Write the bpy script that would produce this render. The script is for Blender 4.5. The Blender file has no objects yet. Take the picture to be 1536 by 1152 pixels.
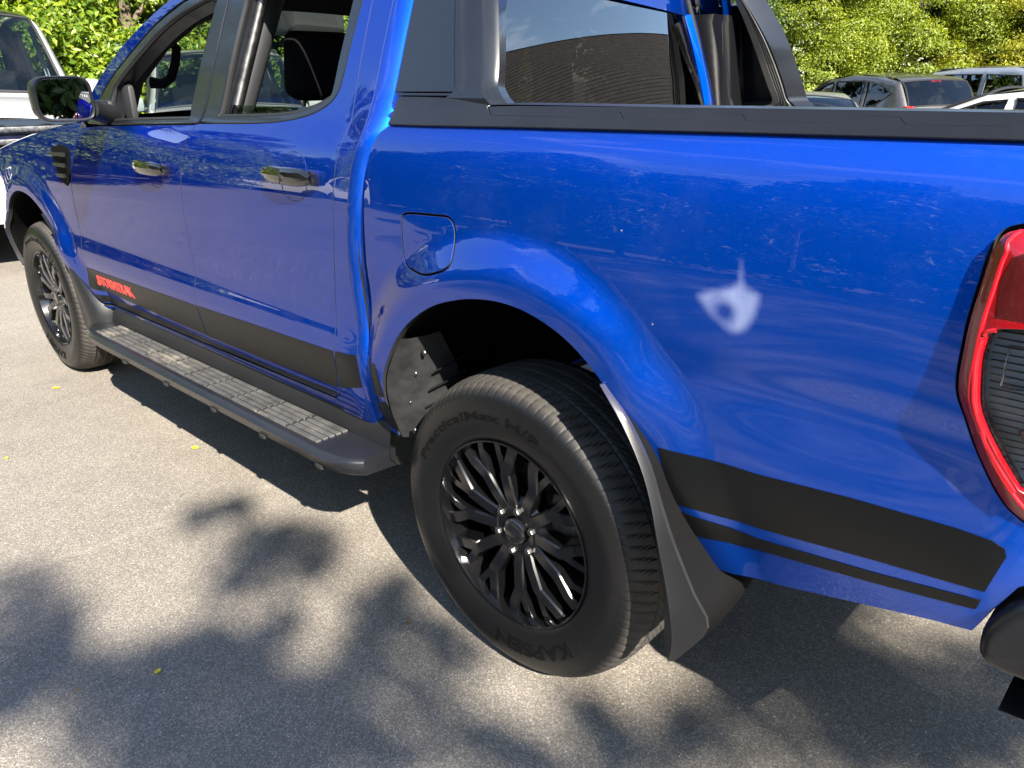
import bpy, bmesh, math, random
import numpy as np
from mathutils import Vector, Matrix
from mathutils.geometry import delaunay_2d_cdt
random.seed(7); rng = np.random.default_rng(7)
scene = bpy.context.scene
COL = scene.collection
R = math.radians

# ------------------------------------------------------------------ camera, sky, sun, exposure
CAM = (1.09931, -1.106822, 1.393622); YAW, PITCH, ROLL, FPX = -.766853, .375978, .0109778, 1153.366
def cam_axes():
    cy, sy, cp, sp = math.cos(YAW), math.sin(YAW), math.cos(PITCH), math.sin(PITCH)
    f = Vector((sy*cp, cy*cp, -sp)); r = Vector((cy, -sy, 0)); d = f.cross(r)
    return math.cos(ROLL)*r+math.sin(ROLL)*d, -math.sin(ROLL)*r+math.cos(ROLL)*d, f
cd = bpy.data.cameras.new('camera'); cam = bpy.data.objects.new('camera', cd); COL.objects.link(cam)
r_, d_, f_ = cam_axes()
m = Matrix((( r_.x, -d_.x, -f_.x, CAM[0]), (r_.y, -d_.y, -f_.y, CAM[1]), (r_.z, -d_.z, -f_.z, CAM[2]), (0, 0, 0, 1)))
cam.matrix_world = m
cd.sensor_fit = 'HORIZONTAL'; cd.sensor_width = 36; cd.lens = 36*FPX/1536; cd.clip_start = .02; cd.clip_end = 1500
scene.camera = cam
SUN = Vector((1.2, -.5, 1.0)).normalized()
SUN_EL = math.asin(SUN.z); SUN_ROT = math.atan2(SUN.x, SUN.y)
w = bpy.data.worlds.new('World'); scene.world = w; w.use_nodes = True
nt = w.node_tree; N = nt.nodes; Lk = nt.links; N.clear()
wo = N.new('ShaderNodeOutputWorld'); bg = N.new('ShaderNodeBackground'); sky = N.new('ShaderNodeTexSky')
sky.sky_type = 'NISHITA'; sky.sun_disc = False; sky.sun_elevation = SUN_EL; sky.sun_rotation = SUN_ROT
sky.air_density = 1.0; sky.dust_density = .3; sky.ozone_density = 2.0
tc = N.new('ShaderNodeTexCoord'); mp = N.new('ShaderNodeMapping'); mp.inputs['Scale'].default_value = (1.3, 2.6, 6.5)
mp.inputs['Rotation'].default_value = (0, 0, .5)
cn = N.new('ShaderNodeTexNoise'); cn.inputs['Scale'].default_value = 1.25; cn.inputs['Detail'].default_value = 9; cn.inputs['Roughness'].default_value = .62; cn.inputs['Distortion'].default_value = .5
cr = N.new('ShaderNodeValToRGB'); cr.color_ramp.elements[0].position = .53; cr.color_ramp.elements[1].position = .80
mx = N.new('ShaderNodeMix'); mx.data_type = 'RGBA'; mx.inputs['B'].default_value = (10.5, 10.6, 10.8, 1)
ml = N.new('ShaderNodeMath'); ml.operation = 'MULTIPLY'; ml.inputs[1].default_value = .6
Lk.new(tc.outputs['Generated'], mp.inputs['Vector']); Lk.new(mp.outputs[0], cn.inputs['Vector']); Lk.new(cn.outputs['Fac'], cr.inputs['Fac'])
Lk.new(cr.outputs['Color'], ml.inputs[0]); Lk.new(ml.outputs[0], mx.inputs['Factor']); Lk.new(sky.outputs[0], mx.inputs['A'])
Lk.new(mx.outputs['Result'], bg.inputs['Color']); bg.inputs['Strength'].default_value = .075; Lk.new(bg.outputs[0], wo.inputs['Surface'])
sl = bpy.data.lights.new('sun', 'SUN'); sl.energy = 4.6; sl.angle = R(.53); sl.color = (1.0, .93, .82)
so = bpy.data.objects.new('sun', sl); COL.objects.link(so); so.rotation_euler = SUN.to_track_quat('Z', 'Y').to_euler()
vs = scene.view_settings; vs.view_transform = 'Standard'; vs.look = 'None'; vs.gamma = 1; vs.use_curve_mapping = False; vs.exposure = 2.15
scene.cycles.max_bounces = 10; scene.cycles.transparent_max_bounces = 16; scene.cycles.use_denoising = True

# ------------------------------------------------------------------ materials
def mat(name, col=(.5, .5, .5), rough=.5, metal=0, coat=0, spec=.5, coat_rough=.02, noise=None, bump=None, trans=0, sheen=0):
    """noise=(scale, amount) varies value, bump=(scale, strength, distance)"""
    m = bpy.data.materials.new(name); m.use_nodes = True; n = m.node_tree.nodes; l = m.node_tree.links
    b = n['Principled BSDF']; b.inputs['Base Color'].default_value = (*col, 1); b.inputs['Roughness'].default_value = rough
    b.inputs['Metallic'].default_value = metal; b.inputs['Coat Weight'].default_value = coat; b.inputs['Coat Roughness'].default_value = coat_rough
    b.inputs['Specular IOR Level'].default_value = spec
    if noise or bump: t = n.new('ShaderNodeTexCoord')
    if noise:
        x = n.new('ShaderNodeTexNoise'); x.inputs['Scale'].default_value = noise[0]; x.inputs['Detail'].default_value = 6
        l.new(t.outputs['Object'], x.inputs['Vector'])
        h = n.new('ShaderNodeHueSaturation'); h.inputs['Color'].default_value = (*col, 1)
        mr = n.new('ShaderNodeMapRange'); mr.inputs['From Min'].default_value = .3; mr.inputs['From Max'].default_value = .7
        mr.inputs['To Min'].default_value = 1-noise[1]; mr.inputs['To Max'].default_value = 1+noise[1]
        l.new(x.outputs['Fac'], mr.inputs['Value']); l.new(mr.outputs[0], h.inputs['Value']); l.new(h.outputs[0], b.inputs['Base Color'])
        rr = n.new('ShaderNodeMapRange'); rr.inputs['To Min'].default_value = max(0, rough-.08); rr.inputs['To Max'].default_value = min(1, rough+.12)
        l.new(x.outputs['Fac'], rr.inputs['Value'])
        if rough > .15: l.new(rr.outputs[0], b.inputs['Roughness'])
    if bump:
        x = n.new('ShaderNodeTexNoise'); x.inputs['Scale'].default_value = bump[0]; x.inputs['Detail'].default_value = 3
        l.new(t.outputs['Object'], x.inputs['Vector']); bp = n.new('ShaderNodeBump'); bp.inputs['Strength'].default_value = bump[1]; bp.inputs['Distance'].default_value = bump[2]
        l.new(x.outputs['Fac'], bp.inputs['Height']); l.new(bp.outputs[0], b.inputs['Normal'])
    return m
def glass_mat(name, tint, refl=1.0, rough=0.0, ior=1.5):
    m = bpy.data.materials.new(name); m.use_nodes = True; n = m.node_tree.nodes; l = m.node_tree.links; n.clear()
    o = n.new('ShaderNodeOutputMaterial'); t = n.new('ShaderNodeBsdfTransparent'); t.inputs[0].default_value = (*tint, 1)
    g = n.new('ShaderNodeBsdfGlossy'); g.inputs['Roughness'].default_value = rough; f = n.new('ShaderNodeFresnel'); f.inputs[0].default_value = ior
    k = n.new('ShaderNodeMath'); k.operation = 'MULTIPLY'; k.inputs[1].default_value = refl; k.use_clamp = True
    s = n.new('ShaderNodeMixShader'); l.new(f.outputs[0], k.inputs[0]); l.new(k.outputs[0], s.inputs[0]); l.new(t.outputs[0], s.inputs[1]); l.new(g.outputs[0], s.inputs[2]); l.new(s.outputs[0], o.inputs[0])
    return m
def paint_mat(name, base, flake=.55, metal=.75, rough=.42, dust=.0, ior=1.52, flop=0):
    """metallic base under clear coat: flake sparkle, faint orange peel, a film of dust"""
    m = bpy.data.materials.new(name); m.use_nodes = True; n = m.node_tree.nodes; l = m.node_tree.links; b = n['Principled BSDF']
    t = n.new('ShaderNodeTexCoord'); v = n.new('ShaderNodeTexVoronoi'); v.inputs['Scale'].default_value = 900
    l.new(t.outputs['Object'], v.inputs['Vector'])
    h = n.new('ShaderNodeHueSaturation'); h.inputs['Color'].default_value = (*base, 1)
    sp = n.new('ShaderNodeSeparateColor'); l.new(v.outputs['Color'], sp.inputs[0])
    mr = n.new('ShaderNodeMapRange'); mr.inputs['To Min'].default_value = 1-flake*.5; mr.inputs['To Max'].default_value = 1+flake*.5
    l.new(sp.outputs[0], mr.inputs['Value']); l.new(mr.outputs[0], h.inputs['Value'])
    b.inputs['Metallic'].default_value = metal; b.inputs['Roughness'].default_value = rough
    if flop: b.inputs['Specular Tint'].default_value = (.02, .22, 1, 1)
    b.inputs['Coat Weight'].default_value = 1; b.inputs['Coat Roughness'].default_value = .012; b.inputs['Coat IOR'].default_value = ior
    out = h.outputs[0]
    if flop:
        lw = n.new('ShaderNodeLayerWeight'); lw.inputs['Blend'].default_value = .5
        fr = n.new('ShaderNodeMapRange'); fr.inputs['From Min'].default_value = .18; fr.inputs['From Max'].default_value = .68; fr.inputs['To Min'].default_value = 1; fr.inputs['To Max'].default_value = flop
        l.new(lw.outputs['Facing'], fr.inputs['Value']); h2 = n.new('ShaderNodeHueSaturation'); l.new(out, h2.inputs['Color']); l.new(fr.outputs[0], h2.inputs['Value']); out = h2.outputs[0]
    if dust:
        dn = n.new('ShaderNodeTexNoise'); dn.inputs['Scale'].default_value = 3.1; dn.inputs['Detail'].default_value = 12; dn.inputs['Roughness'].default_value = .75
        l.new(t.outputs['Object'], dn.inputs['Vector'])
        dr = n.new('ShaderNodeMapRange'); dr.inputs['From Min'].default_value = .5; dr.inputs['From Max'].default_value = .8; dr.inputs['To Max'].default_value = dust
        l.new(dn.outputs['Fac'], dr.inputs['Value'])
        # specks
        sv = n.new('ShaderNodeTexVoronoi'); sv.inputs['Scale'].default_value = 26; l.new(t.outputs['Object'], sv.inputs['Vector'])
        lt = n.new('ShaderNodeMath'); lt.operation = 'LESS_THAN'; lt.inputs[1].default_value = .045; l.new(sv.outputs['Distance'], lt.inputs[0])
        ssp = n.new('ShaderNodeSeparateColor'); l.new(sv.outputs['Color'], ssp.inputs[0])
        g2 = n.new('ShaderNodeMath'); g2.operation = 'GREATER_THAN'; g2.inputs[1].default_value = .90; l.new(ssp.outputs[0], g2.inputs[0])
        mu = n.new('ShaderNodeMath'); mu.operation = 'MULTIPLY'; l.new(lt.outputs[0], mu.inputs[0]); l.new(g2.outputs[0], mu.inputs[1])
        mu2 = n.new('ShaderNodeMath'); mu2.operation = 'MULTIPLY'; mu2.inputs[1].default_value = .5; l.new(mu.outputs[0], mu2.inputs[0])
        mxx = n.new('ShaderNodeMath'); mxx.operation = 'MAXIMUM'; l.new(dr.outputs[0], mxx.inputs[0]); l.new(mu2.outputs[0], mxx.inputs[1])
        d = n.new('ShaderNodeBsdfDiffuse'); d.inputs['Color'].default_value = (.42, .40, .36, 1)
        ms = n.new('ShaderNodeMixShader'); o = n['Material Output']; l.new(mxx.outputs[0], ms.inputs[0]); l.new(b.outputs[0], ms.inputs[1]); l.new(d.outputs[0], ms.inputs[2]); l.new(ms.outputs[0], o.inputs[0])
    l.new(out, b.inputs['Base Color'])
    return m
M = {}
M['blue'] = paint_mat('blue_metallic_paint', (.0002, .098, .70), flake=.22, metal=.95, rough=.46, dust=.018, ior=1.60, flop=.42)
M['decal'] = mat('matt_black_vinyl', (.003, .0035, .004), .36, spec=.3)
M['gloss'] = mat('gloss_black', (.006, .006, .007), .08, coat=1)
M['rim'] = mat('gloss_black_alloy', (.003, .003, .0035), .2, coat=.8, coat_rough=.05, spec=.3)
M['plastic'] = mat('black_textured_plastic', (.010, .0105, .012), .42, spec=.4, bump=(420, .25, .0006), noise=(6, .18))
M['rail'] = mat('satin_black_plastic', (.010, .0105, .013), .27, bump=(500, .15, .0005), noise=(5, .2))
M['satin'] = mat('satin_black_panel', (.009, .010, .013), .22, coat=.4, coat_rough=.08, noise=(4, .12))
M['rubber'] = mat('black_seal_rubber', (.011, .011, .011), .55)
M['dark'] = mat('dark_underbody', (.010, .010, .010), .8)
M['archdark'] = mat('shaded_arch_liner', (.003, .003, .0032), .7, spec=.08)  # near black: shade within the arch is put into this colour
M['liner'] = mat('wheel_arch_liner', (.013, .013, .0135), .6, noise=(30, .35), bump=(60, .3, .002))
M['trim'] = mat('charcoal_interior_trim', (.018, .019, .021), .6, bump=(300, .2, .0006))
M['cloth'] = mat('black_seat_cloth', (.006, .006, .007), .85, spec=.08, bump=(260, .5, .001))
M['headliner'] = mat('black_headliner', (.010, .010, .010), .9)
M['chrome'] = mat('bright_steel', (.75, .75, .76), .14, metal=1)
M['steel'] = mat('dull_steel', (.17, .165, .16), .4, metal=1, noise=(40, .4))
M['rust'] = mat('rusty_brake_iron', (.10, .055, .035), .7, metal=.3, noise=(35, .6))
M['mirror'] = mat('mirror_silver', (.86, .87, .88), .01, metal=1)
M['glass'] = glass_mat('clear_window_glass', (.80, .87, .84))
M['tint'] = glass_mat('tinted_privacy_glass', (.02, .026, .026), refl=5)
M['screen'] = glass_mat('windscreen_glass', (.62, .72, .70), refl=1.6)
M['red_print'] = mat('red_badge', (.62, .045, .035), .35)
M['black_print'] = mat('black_badge_fill', (.02, .02, .02), .4)
M['white'] = mat('white_car_paint', (.50, .50, .49), .3, coat=1)
M['silver'] = paint_mat('silver_car_paint', (.42, .44, .47), metal=.7, rough=.35)
M['grey'] = paint_mat('grey_brown_car_paint', (.085, .080, .078), metal=.6, rough=.35)
M['green'] = paint_mat('grey_green_car_paint', (.26, .27, .25), metal=.3, rough=.35)
M['redcar'] = mat('red_car_paint', (.42, .02, .02), .3, coat=1)
M['red_lens'] = mat('red_lens', (.5, .012, .012), .12, coat=1)
M['lampwhite'] = mat('clear_lamp', (.55, .56, .58), .1, coat=1)
M['bark'] = mat('bark', (.10, .075, .05), .9, noise=(14, .4), bump=(25, .8, .02))
def tyre_mat():
    m = mat('tyre_rubber', (.022, .022, .022), .52, spec=.35); n = m.node_tree.nodes; l = m.node_tree.links; b = n['Principled BSDF']
    t = n.new('ShaderNodeTexCoord'); x = n.new('ShaderNodeTexNoise'); x.inputs['Scale'].default_value = 9; x.inputs['Detail'].default_value = 8; l.new(t.outputs['Object'], x.inputs['Vector'])
    a = n.new('ShaderNodeAttribute'); a.attribute_name = 'tread'
    r = n.new('ShaderNodeMix'); r.data_type = 'RGBA'; r.inputs['A'].default_value = (.0055, .0055, .006, 1); r.inputs['B'].default_value = (.062, .056, .048, 1)
    k = n.new('ShaderNodeMath'); k.operation = 'MULTIPLY'; l.new(x.outputs['Fac'], k.inputs[0]); l.new(a.outputs['Fac'], k.inputs[1])
    k2 = n.new('ShaderNodeMath'); k2.operation = 'MULTIPLY'; k2.inputs[1].default_value = 1.25; l.new(k.outputs[0], k2.inputs[0])
    l.new(k2.outputs[0], r.inputs['Factor']); l.new(r.outputs['Result'], b.inputs['Base Color'])
    rr = n.new('ShaderNodeMapRange'); rr.inputs['To Min'].default_value = .30; rr.inputs['To Max'].default_value = .75; l.new(a.outputs['Fac'], rr.inputs['Value']); l.new(rr.outputs[0], b.inputs['Roughness'])
    return m
M['tyre'] = tyre_mat()
M['letter'] = mat('raised_tyre_letters', (.003, .003, .003), .6, spec=.12)
def leaf_mat(name, cols, trans=.42):
    m = bpy.data.materials.new(name); m.use_nodes = True; n = m.node_tree.nodes; l = m.node_tree.links; n.clear()
    o = n.new('ShaderNodeOutputMaterial'); g = n.new('ShaderNodeNewGeometry'); c = n.new('ShaderNodeValToRGB')
    e = c.color_ramp.elements; e[0].color = (*cols[0], 1); e[1].color = (*cols[-1], 1)
    for i, k in enumerate(cols[1:-1]): x = e.new((i+1)/(len(cols)-1)); x.color = (*k, 1)
    l.new(g.outputs['Random Per Island'], c.inputs[0])
    p = n.new('ShaderNodeBsdfPrincipled'); p.inputs['Roughness'].default_value = .42; p.inputs['Specular IOR Level'].default_value = .45
    t = n.new('ShaderNodeBsdfTranslucent'); s = n.new('ShaderNodeMixShader'); s.inputs[0].default_value = trans
    h = n.new('ShaderNodeHueSaturation'); h.inputs['Hue'].default_value = .485; h.inputs['Saturation'].default_value = 1.1; h.inputs['Value'].default_value = 1.5
    l.new(c.outputs[0], p.inputs['Base Color']); l.new(c.outputs[0], h.inputs['Color']); l.new(h.outputs[0], t.inputs[0])
    l.new(p.outputs[0], s.inputs[1]); l.new(t.outputs[0], s.inputs[2]); l.new(s.outputs[0], o.inputs[0]); return m
LEAF = dict(
    laurel=leaf_mat('laurel_leaves', [(.06, .12, .012), (.12, .19, .015), (.19, .27, .02), (.27, .31, .03)]),
    conifer=leaf_mat('conifer_leaves', [(.09, .13, .012), (.18, .23, .018), (.28, .32, .03)]),
    yellow=leaf_mat('yellow_green_leaves', [(.16, .19, .02), (.29, .31, .03), (.38, .38, .045), (.42, .38, .07)]),
    pale=leaf_mat('pale_green_leaves', [(.13, .18, .03), (.23, .30, .05), (.33, .38, .09)]),
    deep=leaf_mat('deep_green_leaves', [(.025, .055, .012), (.05, .085, .015), (.08, .11, .02)]))

# ------------------------------------------------------------------ object helpers
def thing(name, label, cat, loc=(0, 0, 0), rz=0, group=None, parent=None):
    o = bpy.data.objects.new(name, None); COL.objects.link(o); o.location = loc; o.rotation_euler = (0, 0, rz); o.empty_display_size = .2
    if label: o['label'] = label
    if cat: o['category'] = cat
    if group: o['group'] = group
    if parent: o.parent = parent
    return o
def tag(o, label, cat, group=None):
    o['label'] = label; o['category'] = cat
    if group: o['group'] = group
    return o
def mesh(name, V, F, mt=None, parent=None, smooth=True, normals=None, loc=None, angle=None):
    me = bpy.data.meshes.new(name); me.from_pydata([tuple(map(float, v)) for v in V], [], [tuple(map(int, f)) for f in F]); me.update()
    if smooth: me.polygons.foreach_set('use_smooth', [True]*len(me.polygons))
    if normals is not None: me.normals_split_custom_set_from_vertices([tuple(map(float, n)) for n in normals])
    elif angle is not None: me.set_sharp_from_angle(angle=R(angle))
    return link(name, me, mt, parent, loc)
def link(name, me, mt=None, parent=None, loc=None, rot=None):
    o = bpy.data.objects.new(name, me); COL.objects.link(o)
    if mt is not None:
        me.materials.clear(); me.materials.append(mt)
    if parent: o.parent = parent
    if loc is not None: o.location = loc
    if rot is not None: o.rotation_euler = rot
    return o
def from_bm(name, bm, mt, parent=None, smooth=False, angle=35, loc=None):
    me = bpy.data.meshes.new(name); bmesh.ops.recalc_face_normals(bm, faces=bm.faces); bm.to_mesh(me); bm.free()
    if smooth:
        me.polygons.foreach_set('use_smooth', [True]*len(me.polygons)); me.set_sharp_from_angle(angle=R(angle))
    return link(name, me, mt, parent, loc)
def bm_box(bm, c, s, bev=0, rot=None, seg=2):
    r = bmesh.ops.create_cube(bm, size=1); vs = r['verts']
    M4 = Matrix.Translation(Vector(c)) @ (rot.to_4x4() if rot is not None else Matrix.Identity(4)) @ Matrix.Diagonal((*s, 1))
    bmesh.ops.transform(bm, matrix=M4, verts=vs)
    if bev:
        es = list({e for v in vs for e in v.link_edges}); bmesh.ops.bevel(bm, geom=es, offset=bev, segments=seg, profile=.6, affect='EDGES')
def box(name, c, s, mt, parent=None, bev=.004, rot=None, seg=2):
    bm = bmesh.new(); bm_box(bm, c, s, bev, rot, seg); return from_bm(name, bm, mt, parent, smooth=True, angle=40)
def bm_tube(bm, pts, rad, n=8, cap=True):
    pts = [Vector(p) for p in pts]; rads = rad if hasattr(rad, '__len__') else [rad]*len(pts); rings = []
    up = Vector((0, 0, 1))
    for i, p in enumerate(pts):
        d = (pts[min(i+1, len(pts)-1)]-pts[max(i-1, 0)]).normalized()
        a = d.cross(up) if abs(d.dot(up)) < .95 else d.cross(Vector((1, 0, 0))); a.normalize(); b = d.cross(a)
        rings.append([bm.verts.new(p+rads[i]*(math.cos(t)*a+math.sin(t)*b)) for t in [2*math.pi*k/n for k in range(n)]])
    for A, B in zip(rings, rings[1:]):
        for k in range(n): bm.faces.new((A[k], A[(k+1) % n], B[(k+1) % n], B[k]))
    if cap: bm.faces.new(rings[0][::-1]); bm.faces.new(rings[-1])
def tube(name, pts, rad, mt, parent=None, n=10):
    bm = bmesh.new(); bm_tube(bm, pts, rad, n); return from_bm(name, bm, mt, parent, smooth=True, angle=50)
def grid_mesh(name, P, mt, parent=None, closed_u=False, flip=False, angle=None, smooth=True, loc=None):
    """P[u][v] 3D points -> quads"""
    P = np.asarray(P, float); nu, nv = P.shape[:2]; idx = np.arange(nu*nv).reshape(nu, nv); F = []
    for i in range(nu if closed_u else nu-1):
        a = idx[i]; b = idx[(i+1) % nu]
        for j in range(nv-1): F.append((a[j], b[j], b[j+1], a[j+1]) if not flip else (a[j], a[j+1], b[j+1], b[j]))
    return mesh(name, P.reshape(-1, 3), F, mt, parent, smooth, angle=angle, loc=loc)
def cmr(pts, k=6):
    """Catmull-Rom through an open list of points"""
    p = np.asarray(pts, float)
    if len(p) < 3: return [tuple(q) for q in p]
    q = np.vstack([2*p[0]-p[1], p, 2*p[-1]-p[-2]]); out = []
    for i in range(1, len(q)-2):
        for t in np.arange(k)/k:
            out.append(.5*((2*q[i])+(-q[i-1]+q[i+1])*t+(2*q[i-1]-5*q[i]+4*q[i+1]-q[i+2])*t*t+(-q[i-1]+3*q[i]-3*q[i+1]+q[i+2])*t**3))
    out.append(p[-1]); return [tuple(v) for v in out]
def resample(poly, step):
    out = []; n = len(poly)
    for i in range(n):
        a = np.array(poly[i]); b = np.array(poly[(i+1) % n]); d = np.linalg.norm(b-a)
        if d < 1e-6: continue
        k = max(1, int(math.ceil(d/step)))
        for t in range(k): out.append(a+(b-a)*t/k)
    # drop near duplicates
    res = [out[0]]
    for p in out[1:]:
        if np.linalg.norm(p-res[-1]) > 5e-4: res.append(p)
    if np.linalg.norm(res[0]-res[-1]) < 5e-4: res.pop()
    return np.array(res)
def inside(P, poly):
    x, y = P[:, 0], P[:, 1]; r = np.zeros(len(P), bool); a = poly; b = np.roll(poly, -1, 0)
    for (x1, y1), (x2, y2) in zip(a, b):
        c = (y1 > y) != (y2 > y)
        if c.any(): r ^= c & (x < (x2-x1)*(y-y1)/((y2-y1) if abs(y2-y1) > 1e-12 else 1e-12)+x1)
    return r
def seg_dist(P, poly, closed=True):
    d = np.full(len(P), 1e9); b = np.roll(poly, -1, 0) if closed else poly[1:]
    for p, q in zip(poly if closed else poly[:-1], b):
        e = q-p; t = np.clip(((P-p)@e)/(e@e+1e-15), 0, 1); d = np.minimum(d, np.linalg.norm(P-p-t[:, None]*e, axis=1))
    return d
def area(p): return .5*np.sum(p[:, 0]*np.roll(p[:, 1], -1)-np.roll(p[:, 0], -1)*p[:, 1])
def offset_poly(p, d):
    """move outward by d (CCW)"""
    e1 = p-np.roll(p, 1, 0); e2 = np.roll(p, -1, 0)-p
    e1 /= np.linalg.norm(e1, axis=1)[:, None]+1e-12; e2 /= np.linalg.norm(e2, axis=1)[:, None]+1e-12
    n = np.c_[e1[:, 1]+e2[:, 1], -e1[:, 0]-e2[:, 0]]; n /= np.linalg.norm(n, axis=1)[:, None]+1e-12
    return p+n*d, n
def panel(name, outline, surf, mt, parent=None, holes=(), step=.03, skirt=.02, edge=.0014, gap=.0026, off=0., outstep=.02, skirt_on=True):
    """a skin over the surface surf(s,z)->xyz with the outline given in (s,z); edges roll inward"""
    polys = []
    for i, o in enumerate([outline, *holes]):
        p = resample(o, outstep)
        if (area(p) < 0) != (i > 0): p = p[::-1]      # outer CCW, holes CW
        if gap: p = offset_poly(p, -gap)[0]
        polys.append(p)
    lo = polys[0].min(0); hi = polys[0].max(0)
    gx, gz = np.meshgrid(np.arange(lo[0], hi[0], step), np.arange(lo[1], hi[1], step), indexing='ij'); G = np.c_[gx.ravel(), gz.ravel()]
    k = inside(G, polys[0]) & (seg_dist(G, polys[0]) > .45*step)
    for h in polys[1:]: k &= ~inside(G, h) & (seg_dist(G, h) > .45*step)
    G = G[k]; E = []; n0 = 0
    for p in polys:
        E += [(n0+i, n0+(i+1) % len(p)) for i in range(len(p))]; n0 += len(p)
    allp = np.vstack([*polys, G]) if len(G) else np.vstack(polys)
    vo, eo, fo, ov, oe, of = delaunay_2d_cdt([Vector(v) for v in allp], E, [], 0, 1e-6)
    V2 = np.array([tuple(v) for v in vo]); F = np.array([f for f in fo if len(f) == 3])
    c = V2[F].mean(1); k = inside(c, polys[0])
    for h in polys[1:]: k &= ~inside(c, h)
    F = F[k]
    def ev(Q):
        h = 1e-3; s, z = Q[:, 0], Q[:, 1]; P = surf(s, z); a = surf(s+h, z)-surf(s-h, z); b = surf(s, z+h)-surf(s, z-h); n = np.cross(a, b); n /= np.linalg.norm(n, axis=1)[:, None]+1e-12
        return P, n
    P, Nn = ev(V2); P = P+Nn*off; Vs = [P]; Ns = [Nn]; Fs = [F]; base = len(V2)
    fl = [tuple(f) for f in F]
    dark_from = []
    if skirt_on:
        inv = {}
        for i, l in enumerate(ov):
            for q in l: inv[q] = i
        n0 = 0
        for p in polys:
            ids = [inv[n0+i] for i in range(len(p))]; n0 += len(p)
            _, nn = offset_poly(p, 0); h = 1e-3; q = p+nn*h
            T = (surf(q[:, 0], q[:, 1])-surf(p[:, 0], p[:, 1])); T /= np.linalg.norm(T, axis=1)[:, None]+1e-12
            B, Bn = ev(p); B = B+Bn*off
            r1 = B+T*edge*.35-Bn*edge*.35; r2 = B+T*edge*.5-Bn*edge; r3 = B+T*edge*.5-Bn*skirt
            n1 = Bn+T; n1 /= np.linalg.norm(n1, axis=1)[:, None]
            L = len(p); Vs += [r1, r2, r3]; Ns += [n1, T, T]
            rings = [ids, list(range(base, base+L)), list(range(base+L, base+2*L)), list(range(base+2*L, base+3*L))]; base += 3*L
            for A, C in zip(rings, rings[1:]):
                for i in range(L): j = (i+1) % L; fl.append((A[i], C[i], C[j], A[j]))
                if A is not rings[0]: dark_from.append((len(fl)-L, len(fl)))
    o = mesh(name, np.vstack(Vs), fl, mt, parent, True, normals=np.vstack(Ns))
    if mt is M['blue']:
        o.data.materials.append(M['dark'])  # hems coloured dark to stand for the shade in panel gaps
        for a, b in dark_from:
            for k in range(a, b): o.data.polygons[k].material_index = 1
    return o
def round_poly(pts, r, n=6):
    out = []; P = [np.array(p, float) for p in pts]
    for i, p in enumerate(P):
        a = P[i-1]-p; b = P[(i+1) % len(P)]-p; la, lb = np.linalg.norm(a), np.linalg.norm(b); k = min(r, la*.45, lb*.45); a = p+a/la*k; b = p+b/lb*k
        for t in np.linspace(0, 1, n): out.append(tuple((1-t)**2*a+2*t*(1-t)*p+t*t*b))
    return out
def ellipse(cx, cz, rx, rz, n=24, p=2.0):
    t = np.linspace(0, 2*np.pi, n, endpoint=False); c, s = np.cos(t), np.sin(t)
    return [(cx+rx*np.sign(a)*abs(a)**(2/p), cz+rz*np.sign(b)*abs(b)**(2/p)) for a, b in zip(c, s)]
def text_mesh(txt, size, extrude, offset=0.):
    cu = bpy.data.curves.new('lettering', 'FONT'); cu.body = txt; cu.size = size; cu.extrude = extrude; cu.offset = offset; cu.align_x = 'LEFT'
    o = bpy.data.objects.new('lettering', cu); COL.objects.link(o); dg = bpy.context.evaluated_depsgraph_get(); dg.update()
    me = bpy.data.meshes.new_from_object(o.evaluated_get(dg)); V = np.array([v.co[:] for v in me.vertices]); F = [tuple(p.vertices) for p in me.polygons]
    bpy.data.objects.remove(o); bpy.data.curves.remove(cu); bpy.data.meshes.remove(me); return V, F

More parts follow.
